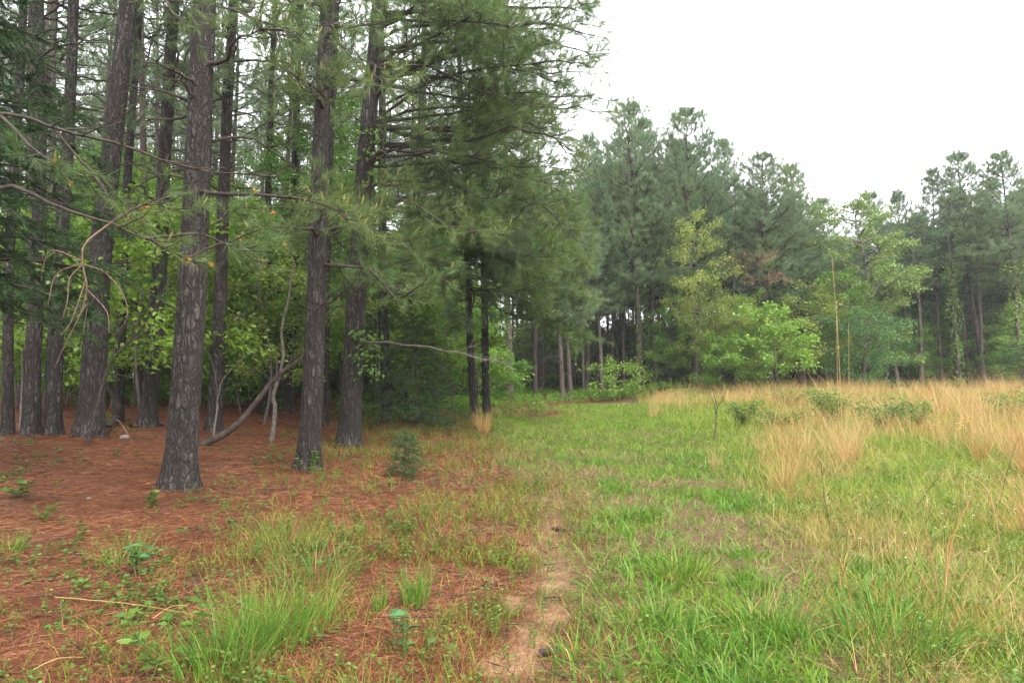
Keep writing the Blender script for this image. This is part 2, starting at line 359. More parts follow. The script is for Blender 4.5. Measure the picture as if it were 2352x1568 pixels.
# ------------------------------------------------------------------ pine growing
def trunk_mesh(axis, r0, r1, sides, rough, flare=.35, mats=None, seed=0):
    """axis: (K,3) points from base; bark-rough tube with a root flare"""
    K = len(axis); s = np.linspace(0, 1, K); Ln = np.concatenate([[0], np.cumsum(np.linalg.norm(np.diff(axis, axis=0), axis=1))])
    a = np.arange(sides) / sides * 2 * math.pi
    r = (r0 + (r1 - r0) * s)[:, None] * (1 + flare * np.exp(-np.maximum(Ln - .3, 0) / .24))[:, None] * np.ones((1, sides))
    if rough > 0:
        ca, sa = np.cos(a), np.sin(a)
        q = fbm(ca[None] * 3.2 + sa[None] * 1.7 + Ln[:, None] * .9, sa[None] * 3.2 + Ln[:, None] * 1.3, 3, seed) - .5
        q2 = vnoise(ca[None] * 7 + 3 + Ln[:, None] * 1.2, sa[None] * 7 + Ln[:, None] * 1.7, seed + 5) - .5
        lob = np.cos(5 * a + seed)[None] * np.exp(-np.maximum(Ln - .3, 0) / .16)[:, None] * .17
        r = r * (1 + lob) + rough * (q * 1.3 + q2 * .9)
    T = nrm(np.gradient(axis, axis=0)); u = nrm(np.cross(T, np.array([0, 1.0, 0]))); w = np.cross(u, T)
    V = axis[:, None] + r[:, :, None] * (np.cos(a)[None, :, None] * u[:, None] + np.sin(a)[None, :, None] * w[:, None])
    k = np.arange(K - 1)[:, None]; j = np.arange(sides)[None]; j2 = (j + 1) % sides
    F = np.stack(np.broadcast_arrays(k * sides + j, k * sides + j2, (k + 1) * sides + j2, (k + 1) * sides + j), -1).reshape(-1, 4)
    mb = MB().add(V.reshape(-1, 3), F); return mb if mats == 'mb' else mb.mesh('trunk', mats or M_BARK, True)

UP = np.array([0, 0, 1.0])
def grow_limb(C, r0, nsec=14, slen=1.0, start=.25, live=True, npts=14, tstep=.17, tipup=.3, wig=.02):
    """one limb along control points C -> (wood [(P,R,sides)], tuft tips, tuft axes)"""
    P = catmull(C, npts); Lm = np.linalg.norm(np.diff(P, axis=0), axis=1).sum()
    P[1:] += rng.normal(size=(npts - 1, 3)) * wig * Lm * .3
    s = np.linspace(0, 1, npts); R = r0 * (1 - s) ** .8 + .004
    wood = [(P[None], R[None], 6)]
    tips, axs, sec, secR, ter, terR = [], [], [], [], [], []
    T = nrm(np.gradient(P, axis=0)); sgn = 1
    for q in range(nsec):
        sp = start + (1 - start) * (q + U(.1, .9)) / nsec
        f = sp * (npts - 1); i = min(int(f), npts - 2); b = P[i] + (P[i + 1] - P[i]) * (f - i); t = T[i]
        side = nrm(np.cross(t, UP)) * sgn; sgn = -sgn
        d = nrm(t * U(.5, .95) + side * U(.45, .95) + UP * U(-.2, .35))
        l = (slen * (1.1 - sp) + .22) * U(.65, 1.2)
        tt = np.linspace(0, 1, 5)[:, None]
        Q = b + d * l * tt + (UP * tipup * U(.2, 1) + t * .15) * l * tt ** 2 + rng.normal(size=(5, 3)) * .025 * l * tt
        sec.append(Q); secR.append(np.linspace(max(r0 * .38 * (1.1 - sp), .0085), .004, 5))
        m = max(1, int(l / tstep))
        for k in range(m):
            g = .25 + .75 * (k + U(0, 1)) / m; fi = g * 4; ii = min(int(fi), 3); bb = Q[ii] + (Q[ii + 1] - Q[ii]) * (fi - ii)
            dd = nrm(d * .6 + nrm(np.cross(d, rng.normal(size=3))) * .8 + UP * .25); ll = U(.1, .3)
            e = bb + dd * ll; mid = bb + dd * ll * .5 - UP * .015
            ter.append(np.stack([bb, mid, e + UP * .05 * tipup])); terR.append((.0048, .004, .003))
            tips.append(e + UP * .05 * tipup); axs.append(dd + UP * tipup * .8)
        tips.append(Q[-1]); axs.append(Q[-1] - Q[-2])
    tips.append(P[-1]); axs.append(P[-1] - P[-2] + UP * .02)
    if sec: wood.append((np.array(sec), np.array(secR), 4))
    if ter: wood.append((np.array(ter), np.array(terR), 3))
    return wood, (np.array(tips) if live else np.zeros((0, 3))), np.array(axs)
def wood_mesh(wood, m, name='branch'):
    mb = MB()
    for P, R, s in wood: mb.add(*tubes(P, R, s))
    return mb.mesh(name, m, True)
def needle_mesh(tips, axs, n, L, w, m, nseg=1, cand=0.0, name='needles', spread=(.15, .9)):
    mb = MB(); mb.add(*needles(tips, axs, n, L, w, spread, nseg=nseg))
    mats = [m]
    if cand > 0:
        k = rng.random(len(tips)) < cand; c = tips[k]
        if len(c):
            a = nrm(nrm(axs[k]) * .6 + UP); P = c[:, None] + a[:, None] * (np.array([0, .05, .10])[None, :, None])
            mb.add(*tubes(P, np.tile([.006, .008, .003], (len(c), 1)), 4), m=1); mats.append(M_CAND)
    return mb.mesh(name, mats)

def branch_part(root, base, C, r0, m=None, wm=None, nn=26, nl=.19, nw=.005, nseg=1, cand=.3, live=True, **kw):
    C = np.asarray(C) - base
    wood, tips, axs = grow_limb(C, r0, live=live, **kw)
    b = link('branch' if live else 'dead_branch', wood_mesh(wood, wm or M_LIMB), root)
    if live: link('needles', needle_mesh(tips, axs, nn, nl, nw, m or M_NEED, nseg, cand), b)
    return b, tips

def axis_from(base, u2, v2, Ht, K=60, sway=.05, seed=0):
    """a leaning trunk axis that passes the picture point (u2, v2) at the base's depth"""
    p2 = at(u2, v2, base[1]); d = nrm(p2 - base); d = d / d[2]
    h = np.linspace(-.35, Ht, K); A = d[None] * h[:, None]
    A[:, 0] += sway * np.sin(h * .45 + seed) * np.clip(h, 0, 3) / 3; A[:, 1] += sway * np.cos(h * .37 + seed * 2) * np.clip(h, 0, 3) / 3
    return A, h

# crowns shared by the forest pines -----------------------------------------------------------
def crown(h0, h1, Lmax, nwh, per, tuft, nl, nw, nn, conical=.8, elev=.25, m=M_NEED_SHEEN, droop=.1, dense=1.0, dead=None, into=None):
    wood = []; tips = []; axs = []
    for q in range(nwh):
        s = (q + U(-.3, .3)) / max(nwh - 1, 1); s = min(max(s, 0), 1); h = h0 + (h1 - h0) * s
        L = Lmax * ((1 - s) ** conical * (.55 + .45 * min(1, s * 4 + .4)) + .07); ph0 = U(0, 6.28)
        for k in range(per):
            if rng.random() > dense: continue
            ph = ph0 + k * 6.283 / per + U(-.35, .35); l = L * U(.6, 1.15); dz = l * (elev * (.3 + 1.6 * s) - droop * (1 - s))
            o = np.array([math.cos(ph), math.sin(ph), 0]); b = np.array([0, 0, h])
            C = np.array([b, b + o * l * .5 + UP * (dz * .45 + .02 * l), b + o * l + UP * (dz + .10 * l)])
            w_, t_, a_ = grow_limb(C, .012 + .011 * l, nsec=max(5, int(l * 4.2)), slen=.36 * l, npts=7, tstep=tuft, tipup=.55, wig=.05)
            wood += [w_[0]] + w_[1:2]; tips.append(t_); axs.append(a_)
    top = np.array([[0, 0, h1 + .1], [.1, .05, h1 - .25], [-.12, .06, h1 - .3], [.02, -.14, h1 - .3]]); tips.append(top); axs.append(np.tile(UP, (4, 1)))
    tips = np.concatenate(tips); axs = np.concatenate(axs)
    mb = into or MB(); mi = 1 if into else 0
    for P, R, s_ in wood: mb.add(*tubes(P, R, 3), m=mi)
    if dead: dead_limbs(mb, *dead)
    lm = None if into else mb.mesh('limbs', M_LIMB, True)
    nm = needle_mesh(tips, axs + UP * .3, nn, nl, nw, m, 1, 0, 'crown', (.15, 1.0))
    return lm, nm, len(tips)
def dead_limbs(mb, h0, h1, n, Lr):
    for q in range(n):
        h = U(h0, h1); ph = U(0, 6.28); l = U(*Lr); o = np.array([math.cos(ph), math.sin(ph), 0]); b = np.array([0, 0, h])
        C = np.array([b, b + o * l * .5 + UP * l * U(-.02, .18), b + o * l + UP * l * U(-.25, .2)])
        w_, _, _ = grow_limb(C, .010 + .006 * l, nsec=int(2 + l * 2), slen=.45 * l, npts=7, tstep=.4, live=False, wig=.05)
        for P, R, s_ in w_: mb.add(*tubes(P, R * 1.25, 3), m=1)
def forest_pine(Ht, r0, h0, Lmax, kind, seed, loc, label, group, m=M_NEED_SHEEN, nd=26):
    t = thing('pine_tree', loc, label, 'pine tree', group)
    h = np.linspace(-.3, Ht, 26); A = np.stack([.09 * np.sin(h * .4 + seed) , .09 * np.cos(h * .31 + seed), h], -1); A[:, :2] -= A[1:2, :2]
    A[:, :2] *= np.clip((Ht - h) / 3, 0, 1)[:, None]
    wood = trunk_mesh(A, r0, .02, 9, .02, .25, 'mb', seed)
    if kind == 'cone': lm, nm, c = crown(h0, Ht, Lmax, int((Ht - h0) / .5), 6, .16, .27, .014, 30, .75, .5, m, dead=(1.5, h0 + .6, nd, (.6, 2.0)), into=wood)
    else: lm, nm, c = crown(h0, Ht, Lmax, int((Ht - h0) / .6), 4, .2, .26, .015, 19, .55, .4, m,   .05, .85, dead=(1.8, h0 + .6, nd, (.6, 2.0)), into=wood)
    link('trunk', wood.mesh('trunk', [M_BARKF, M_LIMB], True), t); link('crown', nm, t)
    return t

# ------------------------------------------------------------------ the front pines on the left
FRONT = []   # (root, base, axis function)
def front_pine(bu, bv, tu, tv, wpx, Ht, label, ndead=10, Y=None, sides=40, K=110, crownh=8.5, seed=0, group=None, rough=.016):
    base = ground_pt(bu, bv) if Y is None else None
    if Y is not None: p = at(bu, bv, Y); base = gp(p[0], Y)
    A, h = axis_from(base, tu, tv, Ht, K, .05, seed)
    r0 = wpx * .9 * .000638 * base[1] / 2
    t = thing('pine_tree', base, label, 'pine tree', group)
    hh = np.linspace(0, 1, K)
    link('trunk', trunk_mesh(A, r0, r0 * .25, sides, rough, .5, M_BARK, seed), t)
    def pt(v):                       # world point on the trunk axis at picture height v
        P = A + base; d = P - EYE; vv = H / 2 - (d @ UPV) / (d @ FWD) * LENS / SENS * W
        i = int(np.argmin(np.abs(vv - v))); return P[i]
    for q in range(ndead):
        h_ = U(1.7, min(Ht * .6, 8.5)); i = int(np.argmin(np.abs(h - h_))); p = A[i]; ph = U(0, 6.28); l = U(.5, 1.9) * (1 if h_ > 2.6 else .4)
        o = np.array([math.cos(ph), math.sin(ph), 0]); b = p + o * r0 * .6
        C = np.array([b, b + o * l * .45 + UP * l * U(0, .16), b + o * l + UP * l * U(-.25, .25)])
        w_, _, _ = grow_limb(C, .009 + .008 * l, nsec=int(2 + l * 2.5), slen=.5 * l, npts=9, tstep=.35, live=False, wig=.05)
        link('dead_branch', wood_mesh(w_, M_LIMB, 'dead_branch'), t)
    # the crown above the frame
    lm, nm = FRONT_CROWNS[seed % len(FRONT_CROWNS)]
    top = A[int(np.argmin(np.abs(h - (crownh))))]
    for nme, me in (('limbs', lm), ('crown', nm)):
        o = link(nme, me, t); o.location = (top[0], top[1], crownh); o.rotation_euler = (0, 0, seed * 1.3); o.scale = (1, 1, (Ht - crownh) / 8.0)
    FRONT.append((t, base)); return t, base, pt
FRONT_CROWNS = []
for k in range(3):
    lm, nm, c = crown(0, 8, 2.8, 12, 4, .22, .24, .013, 18, .6, .3, M_NEED_SHEEN, .05, .75); FRONT_CROWNS.append((lm, nm))

T1, b1, p1 = front_pine(410, 1122, 478, 0, 76, 18, 'thickest nearest pine trunk with flared base standing on rusty pine straw', 9, seed=1, crownh=7.6)
T2, b2, p2 = front_pine(708, 1078, 757, 0, 55, 17, 'straight pine at the edge of the needle floor, second large trunk right of the nearest', 7, seed=2, crownh=8.5)
T3, b3, p3 = front_pine(800, 1030, 868, 0, 56, 18, 'pine whose long limbs sweep right over the grassy track, small vine on its trunk', 6, seed=3, crownh=10.5)
T4, b4, p4 = front_pine(205, 1002, 291, 0, 60, 18, 'broad leaning pine trunk left of the nearest pine, behind drooping dead twigs', 9, seed=4, crownh=9)
T5, b5, p5 = front_pine(122, 1000, 158, 0, 36, 17, 'narrow leaning pine just left of the broad leaning pine trunk', 9, seed=5, crownh=9)
T6, b6, p6 = front_pine(70, 1000, 88, 0, 38, 17, 'pine at far left half hidden by dark cedar foliage', 7, seed=6, crownh=9)
T7, b7, p7 = front_pine(338, 982, 402, 60, 40, 17, 'pine set back between the broad leaning pine and the nearest trunk', 10, seed=7, crownh=10)
T8, b8, p8 = front_pine(490, 992, 535, 60, 36, 17, 'mid-size pine standing right behind the nearest trunk and by the leaning log', 10, seed=8, crownh=10.5)
T9, b9, p9 = front_pine(742, 978, 762, 300, 24, 17, 'thin pine tucked close behind the right side of the straight edge pine', 10, seed=9, crownh=11)
T10, b10, p10 = front_pine(890, 975, 880, 500, 28, 17, 'pine beside the dark cedar bush, rising from pine straw behind the vine-trunk pine', 8, seed=10, crownh=12)
T11, b11, p11 = front_pine(1090, 962, 1078, 700, 19, 16, 'left one of a close pair of grey pine trunks near the path end', 6, seed=11, crownh=11)
T12, b12, p12 = front_pine(1119, 955, 1110, 700, 19, 16, 'right one of a close pair of grey pine trunks near the path end', 6, seed=12, crownh=11)
T13, b13, p13 = front_pine(662, 945, 692, 60, 28, 17, 'pine in the gap behind the crooked pale sapling', 12, seed=13, crownh=11)
T14, b14, p14 = front_pine(606, 950, 628, 100, 22, 17, 'slender pine in the gap behind the raised end of the leaning log', 12, seed=14, crownh=11.5)
T15, b15, p15 = front_pine(940, 945, 972, 60, 27, 17, 'reddish vine-hung pine behind the limbs of the track-side pine', 8, seed=15, crownh=11.5)
T16, b16, p16 = front_pine(270, 968, 318, 40, 24, 17, 'slim pine in the gap just right of the broad leaning trunk', 12, seed=16, crownh=10.5)
T17, b17, p17 = front_pine(18, 1000, 40, 200, 25, 17, 'dark pine trunk at the extreme left edge beneath cedar boughs', 5, seed=17, crownh=9)

# live limbs: (tree part, start height in the picture, end u, end v, depth offset of the end, radius)
def limb(T, b, pt, v0, ue, ve, dY, r, arch=.06, nsec=22, slen=1.15, nn=31, nl=.21, nw=.0052, m=None, cand=.06, start=.2, tstep=.115):
    s = pt(v0); e = at(ue, ve, b[1] + dY); L = np.linalg.norm(e - s); q = rng.normal(size=(2, 3)) * .065 * L; arch = arch * U(-.6, 2.2)
    C = [s, s + (e - s) * .35 + UP * arch * L + q[0], s + (e - s) * .7 + UP * arch * .7 * L + q[1], e]
    return branch_part(T, b, C, r, m, None, nn, nl, nw, 1, cand, nsec=nsec, slen=slen, start=start, tstep=tstep)
for v0, ue, ve, dY, r in ((-300, 1200, -330, 1, .04), (-220, 1290, -260, -1, .04), (-130, 1330, -150, .8, .04), (-60, 1350, -60, -.6, .045), (40, 1345, 20, 1.4, .045),
                          (148, 1385, 92, -.4, .062), (188, 1350, 170, 1.3, .04), (277, 1392, 258, .4, .045), (294, 1325, 366, -.9, .042), (366, 1250, 300, 1.8, .035),
                          (384, 1180, 425, -1.4, .03), (120, 1270, 190, 2.6, .04), (20, 1180, 60, -2.4, .04), (-20, 1240, 110, 2.8, .04), (220, 1230, 235, -1.9, .035), (330, 1290, 330, 2.2, .035),
                          (80, 1080, 20, -3.2, .035), (250, 1110, 330, 3.0, .03)):
    limb(T3, b3, p3, v0, ue, ve, dY, r)
for v0, ue, ve, dY, r in ((148, 1340, 150, -2.2, .035), (40, 1250, 130, .9, .03), (148, 1290, 40, 1.0, .035), (187, 1270, 100, -1.0, .03), (277, 1290, 190, -1.4, .03), (-20, 1350, 20, -1.8, .03), (294, 1240, 260, 2.6, .03), (80, 1220, 160, -1.6, .03), (187, 1380, 225, -1.2, .03), (277, 1330, 235, 1.2, .03), (294, 1300, 320, .6, .03), (366, 1330, 395, -.3, .03), (384, 1290, 440, .8, .03), (100, 1360, 130, 2.4, .03), (60, 1300, 60, -1.5, .03)):
    limb(T3, b3, p3, v0, ue, ve, dY, r, .04)
for v0, ue, ve, dY, r in ((470, 1120, 540, -1.8, .035), (560, 1010, 640, -2.2, .03), (600, 940, 660, -2.6, .025), (500, 700, 560, -2.5, .03), (440, 1020, 424, .5, .03)):
    limb(T3, b3, p3, v0, ue, ve, dY, r, .03)
for v0, ue, ve, dY, r in ((330, 1300, 340, .5, .035), (420, 1285, 440, -1, .035), (480, 1240, 520, 1, .03), (560, 1210, 610, -1.2, .03), (610, 1130, 690, .6, .03), (250, 1310, 260, -.6, .035), (380, 1230, 400, -2.0, .03), (520, 1150, 575, -2.4, .03)):
    limb(T10, b10, p10, v0, ue, ve, dY, r, .04, m=M_NEED_SHEEN)
for v0, ue, ve, dY, r in ((340, 1290, 400, -.5, .03), (400, 1310, 470, -1.2, .03), (460, 1320, 545, .5, .03), (530, 1340, 615, -1.1, .03), (590, 1345, 690, .4, .03), (640, 1350, 778, -1.0, .03), (690, 1320, 800, -1.6, .025), (620, 1270, 745, .8, .025)):
    limb(T12, b12, p12, v0, ue, ve, dY, r, .03, nn=36, nw=.0075, m=M_NEED, slen=1.1, nsec=24)
for v0, ue, ve, dY, r in ((380, 1000, 430, -1.5, .03), (470, 1180, 560, -2.2, .03), (550, 1000, 600, -1.8, .03), (610, 1190, 690, -2.4, .03), (660, 1060, 745, -2.0, .025), (420, 1230, 470, -2.6, .03), (520, 1260, 600, 1.5, .03), (320, 1200, 330, 1.5, .03)):
    limb(T11, b11, p11, v0, ue, ve, dY, r, .03, nn=36, nw=.0075, m=M_NEED_SHEEN, slen=1.1, nsec=22)
for v0, ue, ve, dY, r in ((90, 900, 45, -2.5, .03), (250, 640, 150, -2.6, .03), (530, 880, 560, -2.4, .028), (545, 640, 545, -2.2, .028), (600, 985, 640, -1.8, .028), (20, 620, 60, -2.0, .03), (150, 880, 200, -2.8, .028), (0, 800, -20, -3, .03), (330, 620, 300, 1.5, .02)):
    limb(T2, b2, p2, v0, ue, ve, dY, r, .03, nsec=11, slen=.75, nw=.0044, nl=.19, cand=.1)
for v0, ue, ve, dY, r in ((438, 800, 505, -.8, .028), (150, 640, 60, -1.2, .028), (-60, 700, 90, -1.8, .035), (-120, 420, 60, -2.2, .03)):
    limb(T1, b1, p1, v0, ue, ve, dY, r, .05, nsec=9, slen=.6, nw=.004, nl=.18, cand=.1, start=.55)
for T, b, pt in ((T7, b7, p7), (T8, b8, p8), (T13, b13, p13), (T14, b14, p14), (T15, b15, p15), (T9, b9, p9)):
    for k in range(5):
        limb(T, b, pt, U(-20, 300), U(150, 1000) * .25 + b[0] * 0 + (W / 2 + b[0] / b[1] / .000638) * .75 + U(-90, 90), U(-40, 330), U(-1.5, 1.5), .02, .03, nsec=9, slen=.7, nn=24, nw=.009, m=M_NEED_SHEEN, cand=0)
for q in range(14):
    v0 = U(470, 690); limb(T12, b12, p12, v0, U(1240, 1365), min(v0 + U(10, 130), 800), U(-2.2, 1.0), .024, .02, nn=34, nw=.007, m=M_NEED if q % 2 else M_NEED_SHEEN, slen=1.1, nsec=22, start=.35)
for q in range(17):
    T, b, pt = ((T11, b11, p11), (T12, b12, p12), (T10, b10, p10))[q % 3]
    v0 = U(380, 670) if q % 3 < 2 else U(400, 600); ue = U(960, 1345)
    limb(T, b, pt, v0, ue, min(v0 + U(20, 130), 790), U(-4.5, -1.2), .026, .02, nn=36, nw=.007, m=M_NEED, slen=1.1, nsec=22)
# the bare grey limb low on the vine-trunk pine
C = [p3(782), at(900, 786, 12.6), at(1005, 801, 12.3), at(1098, 822, 12.2), at(1150, 835, 12.2)]
branch_part(T3, b3, C, .022, wm=M_GREYW, live=False, nsec=10, slen=.5, start=.5)

# ------------------------------------------------------------------ the pine just outside the frame at the left, whose limbs reach in
base0 = gp(-5.6, 5.6)
T0 = thing('pine_tree', base0, 'close pine beyond the left edge, reaching in with drooping dead twigs and orange cones', 'pine tree')
A0 = np.stack([np.linspace(0, .5, 40), np.zeros(40), np.linspace(-.3, 9, 40)], -1)
link('trunk', trunk_mesh(A0, .21, .14, 32, .016, .38, M_BARK, 40), T0)
def trunk0(z): return base0 + np.array([.06 * (z - base0[2]), 0, z - base0[2]])
NEAR = dict(nn=46, nl=.17, nw=.0032, nseg=2, cand=.12)
eA = at(0, 265, 5.8)
branch_part(T0, base0, [trunk0(eA[2] - .15), eA, at(120, 292, 5.9), at(320, 345, 6.1), at(450, 390, 6.3), at(640, 398, 6.5)], .016, nsec=13, slen=.5, start=.35, live=False)
eB = at(0, 435, 5.6)
bB, tipsB = branch_part(T0, base0, [trunk0(eB[2] - .1), eB, at(130, 470, 5.6), at(250, 515, 5.7), at(335, 548, 5.8), at(430, 592, 5.9)], .018, nsec=6, slen=.55, start=.62, **NEAR)
cones = [tipsB]
for pts, r in (([at(250, 515, 5.7), at(330, 470, 5.9), at(400, 480, 6.1)], .012), ([at(335, 548, 5.8), at(460, 540, 5.9), at(560, 575, 6.0)], .012), ([at(430, 592, 5.9), at(520, 560, 6.1), at(590, 600, 6.2)], .010),
               ([at(120, 292, 5.9), at(230, 420, 6.0), at(290, 470, 6.1)], .010), ([eA, at(90, 350, 5.6), at(150, 385, 5.5)], .012)):
    _, tp = branch_part(T0, base0, pts, r, nsec=5, slen=.3, start=.45, **NEAR); cones.append(tp)
cones = np.concatenate(cones); sel = cones[rng.random(len(cones)) < .16]
for c in sel:
    mb = MB(); k = 6; d = nrm(rng.normal(size=(k, 3)) + UP * .5); P = c + d[:, None] * (np.array([0, .014, .028])[None, :, None]); mb.add(*tubes(P, np.tile([.004, .006, .002], (k, 1)), 5))
    link('pollen_cone', mb.mesh('pollen_cone', M_CONE, True), T0)
# drooping dead spray
root_ = at(195, 560, 5.3)
dead = [[at(250, 515, 5.7), root_, at(190, 610, 5.3), at(200, 660, 5.3), at(185, 720, 5.3), at(150, 790, 5.3), at(125, 845, 5.3)],
        [at(192, 605, 5.3), at(160, 640, 5.25), at(155, 690, 5.2), at(142, 735, 5.2)], [at(192, 605, 5.3), at(130, 630, 5.3), at(110, 700, 5.25)],
        [at(192, 608, 5.3), at(240, 625, 5.4), at(285, 680, 5.4), at(290, 735, 5.4), at(255, 775, 5.4)], [at(200, 665, 5.3), at(245, 715, 5.3), at(250, 765, 5.3)],
        [at(190, 600, 5.3), at(120, 575, 5.3), at(97, 620, 5.3), at(95, 645, 5.3)], [at(198, 640, 5.3), at(165, 735, 5.25), at(140, 770, 5.2)],
        [at(180, 730, 5.3), at(200, 700, 5.4), at(190, 770, 5.4)]]
mb = MB()
for q, c in enumerate(dead): P = catmull(c, 16) - base0; mb.add(*tubes(P, np.linspace(.009 if q == 0 else .0055, .0022, 16), 5))
link('dead_branch', mb.mesh('dead_branch', M_TWIG, True), T0)['label'] = 'bare reddish drooping spray of dead twigs'

# ------------------------------------------------------------------ forest pines
conesP = [forest_pine(14 + k * .4, .2, 4.9 + .6 * (k % 3), 3.3 + .3 * (k % 2), 'cone', 50 + k, (0, 0, 0), 'x', None, M_NEED_SHEEN, 8) for k in range(5)]
conesP += [forest_pine(14.4 + .4 * k, .16, 6.2 + .5 * k, 2.7, 'cone', 60 + k, (0, 0, 0), 'x', None, M_NEED_SHEEN, 18) for k in range(3)]
inner = [forest_pine(15.5 + k * .5, .15, 9.4 + .6 * (k % 3), 1.9, 'tall', 70 + k, (0, 0, 0), 'x', None, M_NEED_SHEEN, 26) for k in range(5)]
used = [False] * 13
def place(lib, k, loc, rz, sc, label, group, lean=(0, 0)):
    idx = k + (0 if lib is conesP else 8)
    if not used[idx]:
        o = lib[k]; used[idx] = True; o.location = loc; o.rotation_euler = (0, 0, rz); o.scale = sc; o['label'] = label
        if group: o['group'] = group
    else: o = dup(lib[k], loc, rz, sc, label, group)
    o.rotation_euler = (lean[0], lean[1], rz)
    return o
TAKEN = [tuple(b[:2]) for _, b in FRONT] + [(base0[0], base0[1])]
def free(x, y, d): return all((x - a) ** 2 + (y - b_) ** 2 > d * d for a, b_ in TAKEN)
# right-hand edge pines: trunk foot u, top u, top v, depth, variant, label
EDGE = [(1470, 1437, 250, 34.5, 0, 1.0, 'pale-barked tall pine with highest pointed top at the clearing edge right of the path end'),
        (1600, 1577, 268, 35.5, 1, 1.0, 'second tall pine of the clearing edge, pointed crown beside the pale-barked pine'),
        (1700, 1655, 345, 38, 2, .9, 'shorter pine leaning against the right flank of the second tall edge pine'),
        (1770, 1748, 372, 36, 3, 1.15, 'twin-topped pine above the rounded maple sapling at the clearing edge'),
        (1840, 1812, 395, 37.5, 4, 1.0, 'pine right of the twin-topped pine, sloping crown'),
        (1905, 1893, 470, 42, 0, .9, 'small distant pine top poking up left of the pale green tree'),
        (1350, 1352, 330, 37, 4, .9, 'pine filling the gap between the track-side limbs and the pale-barked pine'),
        (1383, 1366, 430, 33, 1, .8, 'slim brown pine with bare lower trunk right of the path end'),
        (1500, 1507, 300, 38, 4, .8, 'pine top showing at the right shoulder of the pale-barked pine'),
        (2015, 1997, 455, 42, 7, .9, 'pine peeking over the pale green broadleaf tree'),
        (2085, 2072, 452, 41, 6, .8, 'narrow pine top between the pale green tree and the far right wood'),
        (2165, 2140, 404, 40, 5, .85, 'open-crowned pine with bare pole trunk in the far right wood'),
        (2225, 2190, 445, 41, 6, .85, 'shorter pine between the two tallest of the far right wood'),
        (2262, 2275, 368, 39, 7, 1.05, 'tallest pine of the far right wood, broad open crown'),
        (2345, 2345, 372, 37, 5, 1.1, 'vine-hung pine at the extreme right edge')]
for bu, tu, tv, Y, k, wsc, lab in EDGE:
    p = at(bu, 890, Y); b = gp(p[0], Y); top = at(tu, tv, Y); hgt = top[2] - b[2]; s = hgt / ((14 + k * .4) if k < 5 else 14.4 + .4 * (k - 5))
    place(conesP, k, b, U(0, 6.28), (s * wsc * U(.95, 1.05), s * wsc * U(.95, 1.05), s), lab, None, (0, math.atan2(top[0] - b[0], hgt)))
    TAKEN.append((b[0], b[1]))
def cap(x, y, s, h):        # keep a tree's top under the line of treetops
    if x < .03 * y: return s
    u = W / 2 + x / y / .000638; zt = at(u, np.interp(u, *SKY) + 30, y)[2] - terrain(x, y); return min(s, zt / h)
SKY = ([1330, 1437, 1520, 1577, 1700, 1750, 1850, 1900, 2000, 2070, 2140, 2190, 2275, 2360], [400, 320, 390, 335, 410, 430, 455, 510, 515, 495, 450, 475, 425, 410])
for q in range(64):
    u = U(1320, 2010) if q < 26 else U(2030, 2380); Y = U(39, 48); tv = np.interp(u, *SKY) + U(0, 70); p = at(u, 890, Y)
    if not free(p[0], Y, 1.3): continue
    k = int(U(0, 5)) if u < 2010 else int(U(5, 8)); b = gp(p[0], Y); s = (at(u, tv, Y)[2] - b[2]) / ((14 + k * .4) if k < 5 else 14.4 + .4 * (k - 5))
    place(conesP, k, b, U(0, 6.28), (s * 1.05, s * 1.05, s), 'pine filling the second row of the clearing edge' if u < 2010 else 'pine filling the second row of the far right wood', 'second row of clearing-edge pines' if u < 2010 else 'second row of far right pines', (U(-.02, .02), U(-.03, .01)))
    TAKEN.append((p[0], Y))
# thin poles in front of the right wood
for bu, tu, tv, Y, lab in ((2062, 2040, 720, 38.5, 'thin pale pole-like pine left of the far right wood, under the pale green tree'), (2118, 2098, 720, 38, 'thin pole-like pine, second pole right of the pale green tree'),
                           (2252, 2216, 640, 38, 'straight bare pole pine between two vine-hung trunks at right'), (1500, 1488, 640, 36.5, 'slim dark pine trunk just right of the pale-barked pine'),
                           (1292, 1290, 700, 31, 'left of two thin close pine trunks standing at the path end'), (1310, 1300, 700, 31.5, 'right of two thin close pine trunks standing at the path end')):
    p = at(bu, 890, Y); b = gp(p[0], Y); t2 = at(tu, tv, Y); TAKEN.append((b[0], b[1]))
    s = cap(b[0], Y, .82, 17); place(inner, int(U(0, 5)), b, U(0, 6.28), (.9, .9, s), lab, None, (0, math.atan2(t2[0] - b[0], t2[2] - b[2])))
cnt = [0, 0, 0]
GL = ('slender pine standing deep in the left wood behind the front trunks', 'pine massed behind the front row of the wood right of the path', 'dark pine in the depth of the far right wood')
GG = ('slender pines deep in the left wood', 'pines behind the clearing edge', 'pines in the far right wood')
